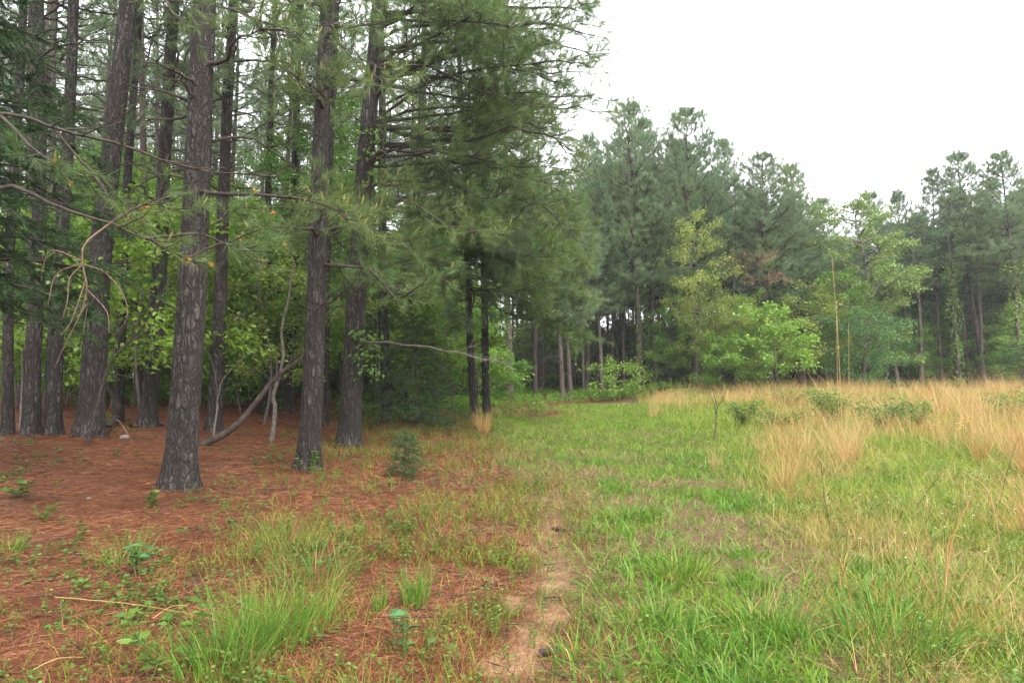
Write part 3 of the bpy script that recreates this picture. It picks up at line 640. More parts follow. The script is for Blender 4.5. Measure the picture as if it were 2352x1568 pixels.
for gy_ in np.arange(9, 74, 2.9):
    for gx_ in np.arange(-56, 58, 2.9):
        x = gx_ + U(-.9, .9); y = gy_ + U(-.9, .9)
        if abs(x) > .77 * y + 2.5 or not free(x, y, 1.7): continue
        if y < far_edge(x) + 1.5 and x > np.interp(y, [0, 12, 20, 24, 26], [-8, -7.5, -5.5, -3, -2.5]): continue
        if y < 14: continue
        if abs(x - 1.3) < 1.4 and y < 32: continue
        g_ = 0 if x < 1 + .05 * (y - 25) else (1 if x / y < .52 else 2)
        if y > (60, 66, 72)[g_] or cnt[g_] > (100, 100, 95)[g_]: continue
        cnt[g_] += 1; s = U(.85, 1.12) * (1.0 if g_ == 0 else (.78 if x / y < .3 else .64))
        if g_: s = cap(x, y, s, 17)
        place(*((conesP, int(U(0, 5))) if g_ and y < far_edge(x) + 9 and g_ == 1 and rng.random() < .2 else (inner, int(U(0, 5)))), gp(x, y), U(0, 6.28), (s * U(.9, 1.1), s * U(.9, 1.1), s), GL[g_], GG[g_], (U(-.02, .02), U(-.025, .025)))
        TAKEN.append((x, y))
print('forest pines', cnt, used, n_ if 'n_' in globals() else '')
for q in range(60):
    u = U(1190, 1560); Y = U(31, 56); x = at(u, 890, Y)[0]
    if Y < far_edge(x) + 1 or (abs(x - 1.3) < 1.0 and Y < 36) or not free(x, Y, .9): continue
    s = cap(x, Y, .78, 17); place(inner, int(U(0, 5)), gp(x, Y), U(0, 6.28), (s * .72, s * .72, s), 'thin close-set pine in the dark wood at the end of the path', 'thin pines at the path end', (U(-.02, .02), U(-.03, .03))); TAKEN.append((x, Y))
# browned bough on the clearing-edge pine
def loose_bough(pts, m, name, label, r=.03, **kw):
    b = np.array(pts[0]); t = thing(name, b, label, 'branch'); wood, tips, axs = grow_limb(np.array(pts) - b, r, **kw)
    link('limb', wood_mesh(wood, M_LIMB, 'limb'), t); link('needles', needle_mesh(tips, axs, 14, .24, .013, m), t); return t
loose_bough([at(1660, 660, 35.4), at(1700, 620, 32.5), at(1765, 588, 30.6)], M_BROWNN, 'dying_pine_bough', 'browned dead bough of needles among the clearing-edge pines', nsec=18, slen=1.5, start=.35)
loose_bough([at(1690, 690, 35.4), at(1730, 655, 32), at(1785, 642, 30.4)], M_BROWNN, 'dying_pine_bough', 'lower browned bough hanging over the bright maple sapling', nsec=14, slen=1.2, start=.35)

# ------------------------------------------------------------------ broadleaf saplings
def sapling(Ht, spread, nb, nleaf, ll, m, layered=.8, wm=M_GREYW, r0=.03, low=.18, lean=.0):
    mbw = MB(); h = np.linspace(-.1, 1, 12); P = np.stack([lean * Ht * h + .04 * Ht * np.sin(h * 4), .03 * Ht * np.sin(h * 5 + 1), h * Ht], -1)
    mbw.add(*tubes(P, np.linspace(r0, .006, 12), 6)); pts = []; ds = []; lm = MB(); Bp = []; Br = []
    for q in range(nb):
        s = low + (1 - low) * (q + U(0, 1)) / nb; f = s * 10 + 1; i = min(int(f), 10); b = P[i] + (P[i + 1] - P[i]) * (f - i)
        ph = q * 2.4 + U(-.5, .5); l = spread * (math.sin(math.pi * min(1, (.12 + .8 * s))) * .9 + .18) * U(.6, 1.15)
        o = np.array([math.cos(ph), math.sin(ph), 0]); e = U(.25, .95)
        t = np.linspace(0, 1, 7)[:, None]; Q = b + o * l * t + UP * l * (e * t - .28 * t ** 2) + rng.normal(size=(7, 3)) * .03 * l * t
        Bp.append(Q); Br.append(np.linspace(r0 * .4, .004, 7))
        for k in range(max(2, int(l * 3.5))):
            g = U(.25, 1); ii = min(int(g * 6), 5); bb = Q[ii]; dd = nrm(o * .7 + nrm(np.cross(o, UP)) * U(-1, 1) + UP * U(-.15, .25)); l2 = U(.2, .5) * min(1.5, l)
            R2 = bb + dd * l2 * t + rng.normal(size=(7, 3)) * .02; Bp.append(R2); Br.append(np.linspace(.006, .003, 7))
            pts.append(R2[2:]); ds.append(np.tile(dd, (5, 1)))
        pts.append(Q[3:]); ds.append(np.tile(o, (4, 1)))
    mbw.add(*tubes(np.array(Bp), np.array(Br), 3))
    pts = np.concatenate(pts); ds = np.concatenate(ds); k = rng.integers(0, len(pts), nleaf)
    p = pts[k] + rng.normal(size=(nleaf, 3)) * np.array([.13, .13, .11]); d = nrm(ds[k] * .5 + rng.normal(size=(nleaf, 3)) * np.array([.8, .8, .5]) - UP * .35)
    nn = nrm(UP * layered * .7 + rng.normal(size=(nleaf, 3)) * .5); L = ll * U(.55, 1.15, nleaf)
    lm.add(*leaves(p, d, nn, L, L * .75))
    return mbw.mesh('trunk', wm, True), lm.mesh('crown', m)
SAPS = [(sapling(4.2, 1.5, 24, 6500, .10, M_MAPLE), 4.2), (sapling(5.5, 1.8, 28, 8500, .105, M_MAPLE, .6), 5.5), (sapling(3.0, 1.3, 20, 4500, .095, M_MAPLE, .9), 3.0),
        (sapling(4.8, 1.5, 26, 5000, .085, M_LIME, .9), 4.8), (sapling(6.5, 1.9, 30, 7500, .09, M_LIME, .8, r0=.05), 6.5), (sapling(3.4, 1.7, 22, 5200, .13, M_MAPLE, .7), 3.4), (sapling(1.6, .9, 14, 1300, .085, M_MAPLE, .9, r0=.014), 1.6), (sapling(2.6, 1.7, 30, 4200, .15, M_MAPLE, .6, low=-.02), 2.6)]
def sap(k, loc, hgt, wide, label, group=None, rz=None, name='sapling_tree', cat='sapling'):
    (tm, cm), h0 = SAPS[k]; t = thing(name, loc, label, cat, group); link('trunk', tm, t); link('crown', cm, t)
    s = hgt / h0; t.scale = (s * wide, s * wide, s); t.rotation_euler = (0, 0, U(0, 6.28) if rz is None else rz); return t
LIST = [(335, 13.0, 0, 450, 1.1, 'bright leafy sapling filling the gap between the broad leaning pine and the nearest trunk'),
        (560, 17, 1, 560, 1.1, 'leafy sapling behind the leaning log, right of the nearest trunk'),
        (690, 20, 1, 600, 1.2, 'green sapling seen between the crooked pale sapling and the straight edge pine'),
        (1035, 19.5, 5, 690, 1.0, 'bright maple with large leaves left of the close pair of grey trunks'),
        (1000, 24, 1, 560, 1.2, 'leafy sapling behind the dark cedar bush'),
        (1165, 27, 2, 820, .9, 'low leafy sapling right of the close pair of grey trunks'),
        (1415, 29.5, 6, 835, 1.3, 'small pale maple sapling before the slim brown pine'),
        (1545, 33.5, 1, 690, .8, 'green sapling between the pale-barked pine and the second tall pine'),
        (1600, 32.0, 4, 500, .72, 'tall yellowish sapling with a thin pale stem at the clearing edge'),
        (1640, 31.5, 3, 660, .8, 'yellow-green sapling leaning beside the tall yellowish one'),
        (1700, 31.0, 3, 690, 1.1, 'yellow-green sapling with a pale stem left of the rounded maple'),
        (1790, 30.5, 5, 715, 1.1, 'rounded bright maple sapling behind the broomsedge'),
        (1720, 33.5, 1, 690, .9, 'darker leafy sapling rising behind the rounded maple'),
        (1860, 33.5, 3, 660, 1.2, 'sparse yellow-green sapling right of the rounded maple'),
        (1930, 34.5, 1, 640, 1.0, 'leafy sapling in the shade left of the pale green tree'),
        (1660, 30.5, 2, 780, 1.2, 'low bushy sapling at the foot of the yellow-green saplings'),
        (2110, 39, 1, 740, 1.0, 'leafy sapling among the pole trunks of the far right wood'),
        (2330, 36, 2, 800, 1.4, 'leafy bush under the vine-hung pine at the extreme right')]
for u, Y, k, vt, wd, lab in LIST:
    p = at(u, 900, Y); b = gp(p[0], Y); sap(k, b, at(u, vt, Y)[2] - b[2], wd, lab)
SAPS.append((sapling(8.5, 2.2, 40, 11500, .115, M_MAPLE, .7, r0=.05, low=.25), 8.5))
n8 = 0
for q in range(400):
    y = U(15.5, 38); x = U(-.77 * y, -.02 * y)
    if x > np.interp(y, [0, 16, 20, 24, 27], [-6.5, -5.5, -4.5, -3.6, -1.8]) or not free(x, y, 1.0) or n8 >= 34: continue
    n8 += 1; sap(8, gp(x, y), U(5.5, 9.5), U(.9, 1.25), 'tall bright green broadleaf tree growing up among the pine trunks of the left wood', 'tall broadleaf trees in the left wood', None, 'broadleaf_tree', 'tree'); TAKEN.append((x, y))
n_ = 0
for q in range(900):
    y = U(15, 50); x = U(-.77 * y - 1, .3 * y)
    if x > np.interp(y, [0, 12, 20, 24, 27], [-7, -6, -4.5, -3.4, -1.5]) and y < far_edge(x) + 1: continue
    if x > -1.2 and y < 42: continue
    if not free(x, y, .8): continue
    n_ += 1
    if n_ > 140: break
    k = int(rng.choice([0, 0, 1, 1, 2, 2, 3, 6])); hh = SAPS[k][1] * U(.75, 1.25)
    sap(k, gp(x, y), hh, U(1, 1.4), 'green leafy sapling in the understory of the wood behind the pine trunks', 'understory saplings in the wood'); TAKEN.append((x, y))
for q in range(110):
    y = U(34, 62); x = U(.02 * y, .76 * y)
    if y < far_edge(x) + 2 or (x < .27 * y and (rng.random() < .6 or y < 40)): continue
    sap(int(rng.choice([0, 1, 2])), gp(x, y), U(2.5, 5), U(1, 1.4), 'green leafy sapling in the shade between the trunks right of the clearing', 'understory saplings right of the clearing')
for q in range(150):
    y = U(44, 72); x = U(-.5 * y, .8 * y) if q < 100 else U(.45 * y, .8 * y)
    sap(7, gp(x, y), U(2.6, 4.6) if q < 100 else U(4, 7.5), U(1.0, 1.5), 'leafy bush closing the view through the far side of the wood', 'bushes at the far side of the wood', None, 'broadleaf_shrub', 'bush')
# the pale green tree with drooping layers
bt = thing('broadleaf_tree', gp(at(1985, 900, 35)[0], 35), 'tall pale green broadleaf tree with layered drooping boughs, right of the edge pines', 'tree')
tm, cm = sapling(9.6, 3.3, 46, 16000, .13, foliage('pale_green_leaves', (.13, .22, .05), (.20, .28, .075), .42, .42, .0, .6), .9, M_GREYW, .11, .12)
link('trunk', tm, bt); link('crown', cm, bt)
bt2 = thing('broadleaf_shrub', gp(at(1985, 900, 32.5)[0], 32.5), 'dense green bush at the foot of the pale green tree', 'bush')
tm, cm = sapling(3.6, 2.0, 30, 7500, .10, foliage('bush_leaves', (.06, .14, .035), (.11, .2, .06), .4, .45, .0, .6), .7, M_GREYW, .04, .05)
link('trunk', tm, bt2); link('crown', cm, bt2)

# ------------------------------------------------------------------ cedars
def cedar(loc, Ht, rad, nb, label, name='cedar_tree', cat='cedar', h0=.1, dens=1.0, side=None, conical=.7, nl=.075, nw=.0075, m=None):
    t = thing(name, loc, label, cat); mbw = MB(); tips = []; axs = []; Bp = []; Br = []
    P = np.stack([np.zeros(10), np.zeros(10), np.linspace(-.1, Ht, 10)], -1); mbw.add(*tubes(P, np.linspace(.025 * Ht * .5, .006, 10), 7))
    for q in range(nb):
        s = h0 + (1 - h0) * (q + U(0, 1)) / nb; ph = q * 2.4 + U(-.6, .6) if side is None else U(*side); l = rad * ((1 - s) ** conical + .12) * U(.6, 1.15)
        o = np.array([math.cos(ph), math.sin(ph), 0]); tt = np.linspace(0, 1, 8)[:, None]; b = np.array([0, 0, Ht * s])
        Q = b + o * l * tt + UP * l * (.25 * tt - .45 * tt ** 2); Bp.append(Q); Br.append(np.linspace(.006 + .006 * l, .003, 8))
        for k in range(int(10 * l * dens) + 4):
            g = U(.15, 1); ii = min(int(g * 7), 6); bb = Q[ii]; dd = nrm(o * .5 + nrm(np.cross(o, UP)) * U(-1, 1) + UP * U(-.5, .35)); l2 = U(.12, .38) * min(1, .25 + rad * .7)
            R2 = bb + dd * l2 * tt - UP * .12 * l2 * tt ** 2; Bp.append(R2); Br.append(np.linspace(.004, .002, 8))
            tips.append(R2[1:]); axs.append(np.tile(dd - UP * .1, (7, 1)))
    mbw.add(*tubes(np.array(Bp), np.array(Br), 3)); tips = np.concatenate(tips); axs = np.concatenate(axs)
    link('trunk', mbw.mesh('trunk', M_LIMB, True), t)
    mb = MB(); mb.add(*needles(tips, axs, 9, nl, nw, (.2, 1.1), nl * .66)); link('crown', mb.mesh('crown', m or M_CEDAR), t); return t
cedar(gp(-6.1, 7.2), 5.8, 2.5, 110, 'dark cedar at the left edge hanging over the far-left pine trunks', h0=.32, dens=1.5, conical=.45)
b = ground_pt(955, 985); cedar(b, at(950, 730, b[1])[2] - b[2] + .1, 1.25, 60, 'dark feathery cedar bush beside the pines right of the vine-trunk pine', h0=.04, dens=1.3, m=M_YCED)
b = ground_pt(930, 1098); cedar(b, at(930, 985, b[1])[2] - b[2], .30, 24, 'small dark cedar seedling on the needle floor in front of the cedar bush', h0=.03, dens=1.5, conical=.55, nl=.055, nw=.0035, m=M_YCED)
b = gp(at(860, 900, 21)[0], 21); cedar(b, 3.4, 1.2, 40, 'dim cedar in the shade behind the vine-trunk pine', h0=.1)
b = gp(at(2345, 900, 33)[0], 33); cedar(b, 2.4, 1.6, 34, 'dark cedar bush at the right edge behind the broomsedge', h0=.05)

# ------------------------------------------------------------------ vines on trunks
def vine(u0, v0, u1, v1, Y, rad, n, label, ll=.09, bulge=.12):
    a = at(u0, v0, Y); e = at(u1, v1, Y); t = thing('climbing_vine', a, label, 'vine'); mb = MB()
    ln = np.linspace(0, 1, 20)[:, None]; S = (e - a) * ln; ph = np.linspace(0, 9, 20); S = S + rad * 1.05 * np.stack([np.cos(ph), np.sin(ph), ph * 0], -1)
    link('stem', MB().add(*tubes(S, np.full(20, .008), 5)).mesh('stem', M_GREYW, True), t)
    s = U(0, 1, n); keep = vnoise(s * 7, s * 0 + u0, 8) + .25 > U(0, .9, n); s = s[keep]; n = len(s)
    ph = U(-math.pi, 0, n) + U(-.4, .4, n); o = np.stack([np.cos(ph), np.sin(ph), ph * 0], -1)
    p = (e - a) * s[:, None] + o * (rad + bulge * rng.random(n) * vnoise(s * 11, s * 0 + 5, 2) * 1.6)[:, None]
    d = nrm(o * .5 - UP * .6 + rng.normal(size=(n, 3)) * .5); nn = nrm(o + UP * .5 + rng.normal(size=(n, 3)) * .4); L = ll * U(.6, 1.2, n)
    mb.add(*leaves(p, d, nn, L, L * .8)); link('leaves', mb.mesh('leaves', M_VINE), t); return t
vine(838, 870, 842, 760, b3[1], .24, 220, 'small leafy vine on the right side of the track-side pine trunk', .085)
vine(858, 440, 862, 300, b3[1], .17, 200, 'vine clump high on the track-side pine trunk', .09, .2)
vine(950, 620, 966, 250, b15[1], .2, 700, 'long leafy vine hanging on the reddish pine', .09, .28)
vine(2200, 880, 2180, 600, 37.5, .2, 1400, 'thick leafy vine sleeve on the left vine-hung trunk at right', .12, .5)
vine(2340, 870, 2325, 600, 36.2, .25, 1700, 'wide leafy vine sleeve on the trunk at the extreme right edge', .12, .7)
vine(1478, 900, 1468, 640, 34, .28, 700, 'leafy vine climbing the pale-barked pine at the clearing edge', .11, .5)
vine(1606, 880, 1596, 480, 34.8, .3, 1700, 'yellow-green vine climbing high on the second tall edge pine', .12, .9)
place(inner, 2, gp(at(2203, 890, 37.9)[0], 37.9), 1.0, (.8, .8, .66), 'trunk wrapped in the left vine sleeve of the far right wood', None, (0, -.05))

# ------------------------------------------------------------------ crooked saplings, log, sticks, stone
def stem_thing(name, pts, r0, r1, m, label, cat, twigs=(), rmin=.004):
    pts = [np.asarray(p) for p in pts]; b = pts[0]; t = thing(name, b, label, cat); P = catmull(pts, 26) - b
    P[1:] += rng.normal(size=(25, 3)) * min(.008, r0 * .22)
    link('trunk', MB().add(*tubes(P, np.linspace(r0, r1, 26), 8)).mesh('trunk', m, True), t)
    for tw in twigs:
        Q = catmull([np.asarray(p) for p in tw], 12) - b; link('branch', MB().add(*tubes(Q, np.linspace(r1 * 1.2, rmin, 12), 5)).mesh('branch', m, True), t)
    return t
Yv = ground_pt(202, 1022)[1]
stem_thing('thin_sapling', [ground_pt(202, 1024), at(225, 921, Yv), at(247, 846, Yv), at(270, 812, Yv), at(319, 760, Yv), at(360, 700, Yv), at(394, 632, Yv)], .024, .008, M_LIMB,
           'thin leaning bare stem curving up in front of the broad leaning pine', 'sapling', [[at(247, 846, Yv), at(265, 800, Yv), at(280, 750, Yv)], [at(319, 760, Yv), at(300, 740, Yv), at(262, 778, Yv)]])
Yv = ground_pt(622, 1012)[1]
stem_thing('crooked_sapling', [ground_pt(622, 1014), at(632, 950, Yv), at(628, 905, Yv), at(642, 860, Yv), at(650, 810, Yv), at(646, 760, Yv), at(662, 690, Yv), at(675, 600, Yv)], .05, .016, M_GREYW,
           'crooked pale grey sapling between the leaning log and the straight edge pine', 'sapling', [[at(642, 860, Yv), at(668, 830, Yv - .2), at(685, 800, Yv - .3)], [at(628, 905, Yv), at(636, 850, Yv + .1), at(633, 790, Yv + .1)]])
Yv = ground_pt(498, 1000)[1]
stem_thing('thin_sapling', [ground_pt(490, 1008), at(498, 940, Yv), at(508, 880, Yv), at(530, 850, Yv), at(565, 815, Yv)], .022, .007, M_GREYW, 'thin grey stem leaning right just behind the nearest trunk', 'sapling', [[at(500, 900, Yv), at(490, 840, Yv), at(470, 790, Yv)]])
Yv = ground_pt(255, 975)[1]
stem_thing('curved_sapling', [ground_pt(248, 985), at(268, 960, Yv), at(272, 935, Yv), at(258, 900, Yv), at(248, 860, Yv)], .075, .05, M_LOG, 'dark curved trunk base at the right foot of the broad leaning pine', 'sapling')
Yv = ground_pt(48, 985)[1]
stem_thing('thin_sapling', [ground_pt(46, 992), at(50, 900, Yv), at(52, 800, Yv)], .018, .012, M_GREYW, 'thin upright stem left of the half-hidden far-left pine', 'sapling')
g0 = ground_pt(478, 1025)
stem_thing('fallen_log', [g0 + np.array([-.1, 0, .03]), at(525, 990, g0[1] + .1), at(577, 936, g0[1] + .3), at(622, 878, g0[1] + .5), at(650, 852, g0[1] + .6), at(700, 815, g0[1] + .8), at(742, 765, g0[1] + .9)], .065, .016, M_LOG, 'dark dead trunk leaning up to the right from behind the nearest pine', 'log',
           [[at(622, 878, g0[1] + .5), at(655, 868, g0[1] + .3), at(690, 845, g0[1] + .2)]])
stem_thing('fallen_branch', [ground_pt(250, 925 + 70), at(270, 965, 11.2), at(245, 935, 11.3)][:2] + [ground_pt(308, 1022)], .012, .006, M_TWIG, 'thin pale fallen branch on the straw near the dark curved trunk', 'branch')
stem_thing('fallen_branch', [ground_pt(300, 985) + UP * .03, ground_pt(350, 980) + UP * .07, ground_pt(395, 985) + UP * .03], .05, .035, M_LOG, 'low rotten branch lying on the straw behind the nearest trunk', 'branch')
for (a, b_, r, lab) in (((1268, 1219), (1312, 1222), .020, 'dark broken stick lying across the sandy track'), ((1318, 1222), (1365, 1224), .013, 'second piece of dark stick beside the sandy track'),
                       ((1240, 1512), (1300, 1500), .022, 'dark stick end in the grass at the bottom of the track')):
    A_, B_ = ground_pt(*a) + UP * r * .8, ground_pt(*b_) + UP * r * .8; stem_thing('fallen_stick', [A_, (A_ + B_) / 2 + UP * .006, B_], r, r * .6, M_LOG, lab, 'stick')
stem_thing('fallen_stick', [ground_pt(345, 1372) + UP * .02, ground_pt(370, 1388) + UP * .05, ground_pt(400, 1395) + UP * .01], .008, .004, M_LIMB, 'small dark curved twig on the straw by the blue-green thistle', 'stick')
for a, b_, lab in (((125, 1388), (560, 1460), 'long pale dry stem lying across the pine straw at bottom left'), ((60, 1565), (190, 1530), 'pale dry stem in the bottom left corner'), ((350, 1438), (430, 1410), 'short pale dry stem on the straw')):
    A_, B_ = ground_pt(*a) + UP * .04, ground_pt(*b_) + UP * .05; stem_thing('fallen_stalk', [A_, (A_ + B_) / 2 + UP * .03, B_], .0032, .002, M_DRY, lab, 'stem')
def stone(u, v, r, label):
    b = ground_pt(u, v); t = thing('stone', b, label, 'stone'); th, ph = np.meshgrid(np.linspace(0, math.pi, 10), np.linspace(0, 2 * math.pi, 14, endpoint=False), indexing='ij')
    D = np.stack([np.sin(th) * np.cos(ph), np.sin(th) * np.sin(ph), np.cos(th)], -1); q = 1 + .5 * (fbm(D[..., 0] * 2 + u, D[..., 1] * 2 + D[..., 2], 2, 9) - .5)
    Vv = D * q[..., None] * r * np.array([1.2, .9, .7]) + UP * r * .3; k = np.arange(9)[:, None]; j = np.arange(14)[None]
    F = np.stack(np.broadcast_arrays(k * 14 + j, (k + 1) * 14 + j, (k + 1) * 14 + (j + 1) % 14, k * 14 + (j + 1) % 14), -1).reshape(-1, 4)
    link('rock', MB().add(Vv.reshape(-1, 3), F).mesh('rock', M_STONE, True), t)
stone(203, 1148, .022, 'small pale stone on the straw left of the nearest pine')
stone(285, 1008, .07, 'flat pale stone half buried behind the thin leaning stem')

# tall dead stalks in the meadow
for u0, v0, um, vm, u1, v1, r, lab in ((1938, 1085, 1926, 800, 1911, 590, .0036, 'tallest dry dead weed stalk standing in the broomsedge'), (1932, 1070, 1924, 880, 1921, 690, .003, 'dry stalk close beside the tallest dead stalk'),
                                     (1950, 1060, 1950, 880, 1949, 740, .003, 'shorter dry stalk just right of the tallest dead stalk')):
    Yv = 10.8 + (u0 - 1938) * .01; p = at(u0, v0, Yv); stem_thing('dead_stalk', [gp(p[0], Yv), at(um, vm, Yv), at(u1, v1, Yv)], r, .003, M_DRY, lab, 'dead stalk')
Yv = ground_pt(1640, 1012)[1]
stem_thing('bare_sapling', [ground_pt(1640, 1014), at(1645, 960, Yv), at(1648, 935, Yv)], .014, .009, M_LIMB, 'small dark bare forked sapling at the left edge of the meadow', 'sapling',
           [[at(1648, 935, Yv), at(1642, 915, Yv), at(1637, 885, Yv)], [at(1648, 935, Yv), at(1662, 912, Yv), at(1668, 890, Yv)], [at(1644, 950, Yv), at(1640, 925, Yv), at(1630, 905, Yv)]])
for u0, v0, u1, v1, lab in ((1910, 1230, 1885, 1060, 'dark thin dead stem left of centre in the meadow'), (2290, 1180, 2340, 1000, 'dark thin dead stem leaning right in the meadow'), (2090, 1190, 2160, 1090, 'thin dead stem leaning right across the meadow grass')):
    b = ground_pt(u0, v0); stem_thing('dead_stalk', [b, at((u0 + u1) / 2 - 3, (v0 + v1) / 2, b[1]), at(u1, v1, b[1])], .004, .002, M_LIMB, lab, 'dead stalk')

# ------------------------------------------------------------------ brambles
def leafy_bush(loc, hgt, rad, n, ll, m, label, name='bramble_bush', cat='bush', group=None):
    t = thing(name, loc, label, cat, group); k = 26; ph = U(0, 6.28, k); tt = np.linspace(0, 1, 8)[None, :, None]
    o = np.stack([np.cos(ph), np.sin(ph), ph * 0], -1)[:, None]; l = (rad * U(.5, 1.1, k))[:, None, None]; hh = (hgt * U(.7, 1.2, k))[:, None, None]
    Q = o * l * tt + UP * hh * (1.7 * tt - .95 * tt ** 2) + rng.normal(size=(k, 8, 3)) * .03
    link('stems', MB().add(*tubes(Q, np.tile(np.linspace(.006, .003, 8), (k, 1)), 3)).mesh('stems', M_LIMB, True), t)
    P = Q[:, 1:].reshape(-1, 3); p = P[rng.integers(0, len(P), n)] + rng.normal(size=(n, 3)) * np.array([.09, .09, .07]) * (rad + .2); p[:, 2] = np.abs(p[:, 2])
    d = nrm(rng.normal(size=(n, 3)) * np.array([1, 1, .4])); L = ll * U(.6, 1.2, n)
    link('leaves', MB().add(*leaves(p, d, nrm(UP * .7 + rng.normal(size=(n, 3)) * .5), L, L * .7)).mesh('leaves', m), t); return t
for u, v, h_, r_, n, lab in ((1710, 985, .75, .45, 900, 'round bramble bush left of centre in the meadow'), (1915, 985, 1.05, .6, 1600, 'tallest bramble bush behind the dead stalks'),
                             (2020, 990, .75, .9, 1800, 'wide low bramble right of the tallest bramble bush'), (1800, 985, .5, .8, 900, 'low green bramble between the round bush and the tallest bramble'),
                             (1815, 935, .7, 1.0, 900, 'pale feathery bush behind the broomsedge left of the tallest bramble'), (2110, 985, .7, .4, 600, 'narrow bramble clump right of the wide bramble'),
                             (2340, 960, .8, .9, 1500, 'bramble bush at the right edge of the meadow')):
    leafy_bush(ground_pt(u, v), h_, r_, n, .06, M_BRAM if u != 1815 else M_LIME, lab)

# ------------------------------------------------------------------ grass and herbs
def tuft_mesh(n, rad, L, w, lean, m, nseg=3, droop=.35, name='blades'):
    ph = U(0, 6.28, n); rr = rad * np.sqrt(rng.random(n)); o = np.stack([np.cos(ph), np.sin(ph), ph * 0], -1)
    base = o * rr[:, None] - UP * .015; ll = L * U(.45, 1.1, n); th = np.abs(rng.normal(size=n)) * lean
    ph2 = ph + rng.normal(size=n) * .8; o2 = np.stack([np.cos(ph2), np.sin(ph2), ph * 0], -1)
    d = o2 * np.sin(th)[:, None] + UP * np.cos(th)[:, None]; side = nrm(np.cross(d, rng.normal(size=(n, 3))))
    bend = (o2 * .35 - UP * droop * (.3 + th[:, None])) * ll[:, None] * U(.3, 1.2, n)[:, None]
    k = rng.random(n) < (.14 if m is M_TUFT else 0); mb = MB(); wv = w * U(.6, 1.3, n); bend[k, 2] -= .35 * ll[k]
    mb.add(*blades(base[~k], d[~k], side[~k], ll[~k], wv[~k], bend[~k], nseg))
    if k.any(): mb.add(*blades(base[k], d[k], side[k], ll[k] * 1.05, wv[k] * .7, bend[k], nseg), m=1)
    return mb.mesh(name, [m, M_DRY] if k.any() else m)
def tuft(u, v, n, rad, L, w, lean, m, label, name='grass_tuft', cat='grass tuft', group=None):
    o = link(name, tuft_mesh(n, rad, L, w, lean, m), None, ground_pt(u, v)); return tag(o, label, cat, group)
for a in ((590, 1500, 230, .26, .58, .0065, .34, M_TUFT, 'largest leafy green grass tuft at the lower left of the track'), (680, 1450, 210, .26, .52, .0055, .36, M_TUFT, 'green grass tuft just right of the largest lower-left tuft'),
          (720, 1330, 190, .32, .5, .0042, .42, M_TUFT, 'fine pale green grass tuft above the largest lower-left tuft'), (650, 1260, 170, .28, .48, .0036, .42, M_TUFT, 'wispy green grass tuft at the edge of the pine straw'),
          (952, 1395, 170, .085, .34, .006, .10, M_TUFT, 'upright narrow bright green tuft on the straw left of the sand'), (872, 1408, 50, .04, .26, .006, .08, M_TUFT, 'small upright green tuft left of the upright narrow tuft'),
          (500, 1560, 220, .2, .45, .006, .35, M_TUFT, 'green grass tuft at the bottom edge left of the largest tuft'), (1110, 1000, 260, .10, .75, .006, .10, M_DRY, 'lone orange dry grass clump before the close pair of grey trunks'),
          (285, 1300, 120, .16, .4, .004, .3, M_TUFT, 'thin grassy tuft on the straw at left'), (1440, 1190, 260, .3, .28, .009, .55, M_TUFT, 'spreading pale tuft of grass right of the sandy patch'),
          (1230, 1120, 120, .2, .22, .006, .5, M_TUFT, 'low grass tuft left of the upper sandy patch'), (1770, 1455, 260, .25, .42, .006, .5, M_TUFT, 'arching green tuft at lower right of the track'),
          (2040, 1500, 300, .3, .5, .007, .5, M_TUFT, 'dark green arching grass tuft at the bottom right'), (1560, 1330, 260, .22, .3, .009, .4, M_TUFT, 'broad-bladed green tuft in the middle of the grassy track'),
          (20, 1270, 110, .1, .3, .004, .35, M_TUFT, 'olive tuft at the left edge of the straw'), (1150, 1420, 60, .1, .16, .009, .6, M_TUFT, 'small broad-bladed tuft on the bare sand'),
          (1410, 1530, 170, .35, .24, .01, .5, M_TUFT, 'lush broad-bladed grass tuft at the bottom centre'), (1640, 1540, 170, .38, .26, .009, .5, M_TUFT, 'lush grass tuft at the bottom right of centre'),
          (1500, 1440, 240, .25, .26, .009, .55, M_TUFT, 'grass tuft above the lush bottom centre tuft')): tuft(*a)
# broomsedge
DRYM = [tuft_mesh(100, .11, 1.15, .006, .10, M_DRY, 4), tuft_mesh(80, .15, 1.0, .0055, .24, M_DRY, 4, .5), tuft_mesh(130, .10, .85, .0055, .15, M_DRY, 4), tuft_mesh(60, .14, 1.2, .0065, .30, M_DRY, 5, .7), tuft_mesh(45, .2, 1.3, .006, .13, M_DRY, 4), tuft_mesh(30, .2, 1.2, .013, .18, M_DRY, 4, .45), tuft_mesh(24, .26, 1.15, .012, .34, M_DRY, 5, .7), tuft_mesh(16, .24, 1.5, .012, .22, M_DRY, 5, .5)]
def dry(x, y, k, s, label, group=None):
    o = tag(link('dry_grass_clump', DRYM[k], None, gp(x, y)), label, 'dry grass', group); o.scale = (s * U(.9, 1.2), s * U(.9, 1.2), s); o.rotation_euler = (0, 0, U(0, 6.28)); return o
for u, v, k, s, lab in ((1800, 1135, 2, .85, 'orange broomsedge clump at the near left corner of the meadow'), (1500, 958, 1, .9, 'arching broomsedge at the far left end of the meadow by the bank'), (1745, 1045, 2, .5, 'short rusty clump left of the meadow centre'),
                        (1640, 1075, 1, .5, 'small rusty dry clump at the meadow edge left of the orange one'), (1945, 1075, 0, 1.0, 'broomsedge clump at the foot of the tallest dead stalk'),
                        (2270, 985, 3, 1.25, 'arching pale broomsedge at the right of the meadow'), (2230, 990, 0, 1.2, 'tall broomsedge in front of the pole trunks')):
    p = ground_pt(u, v); dry(p[0], p[1], k, s, lab)
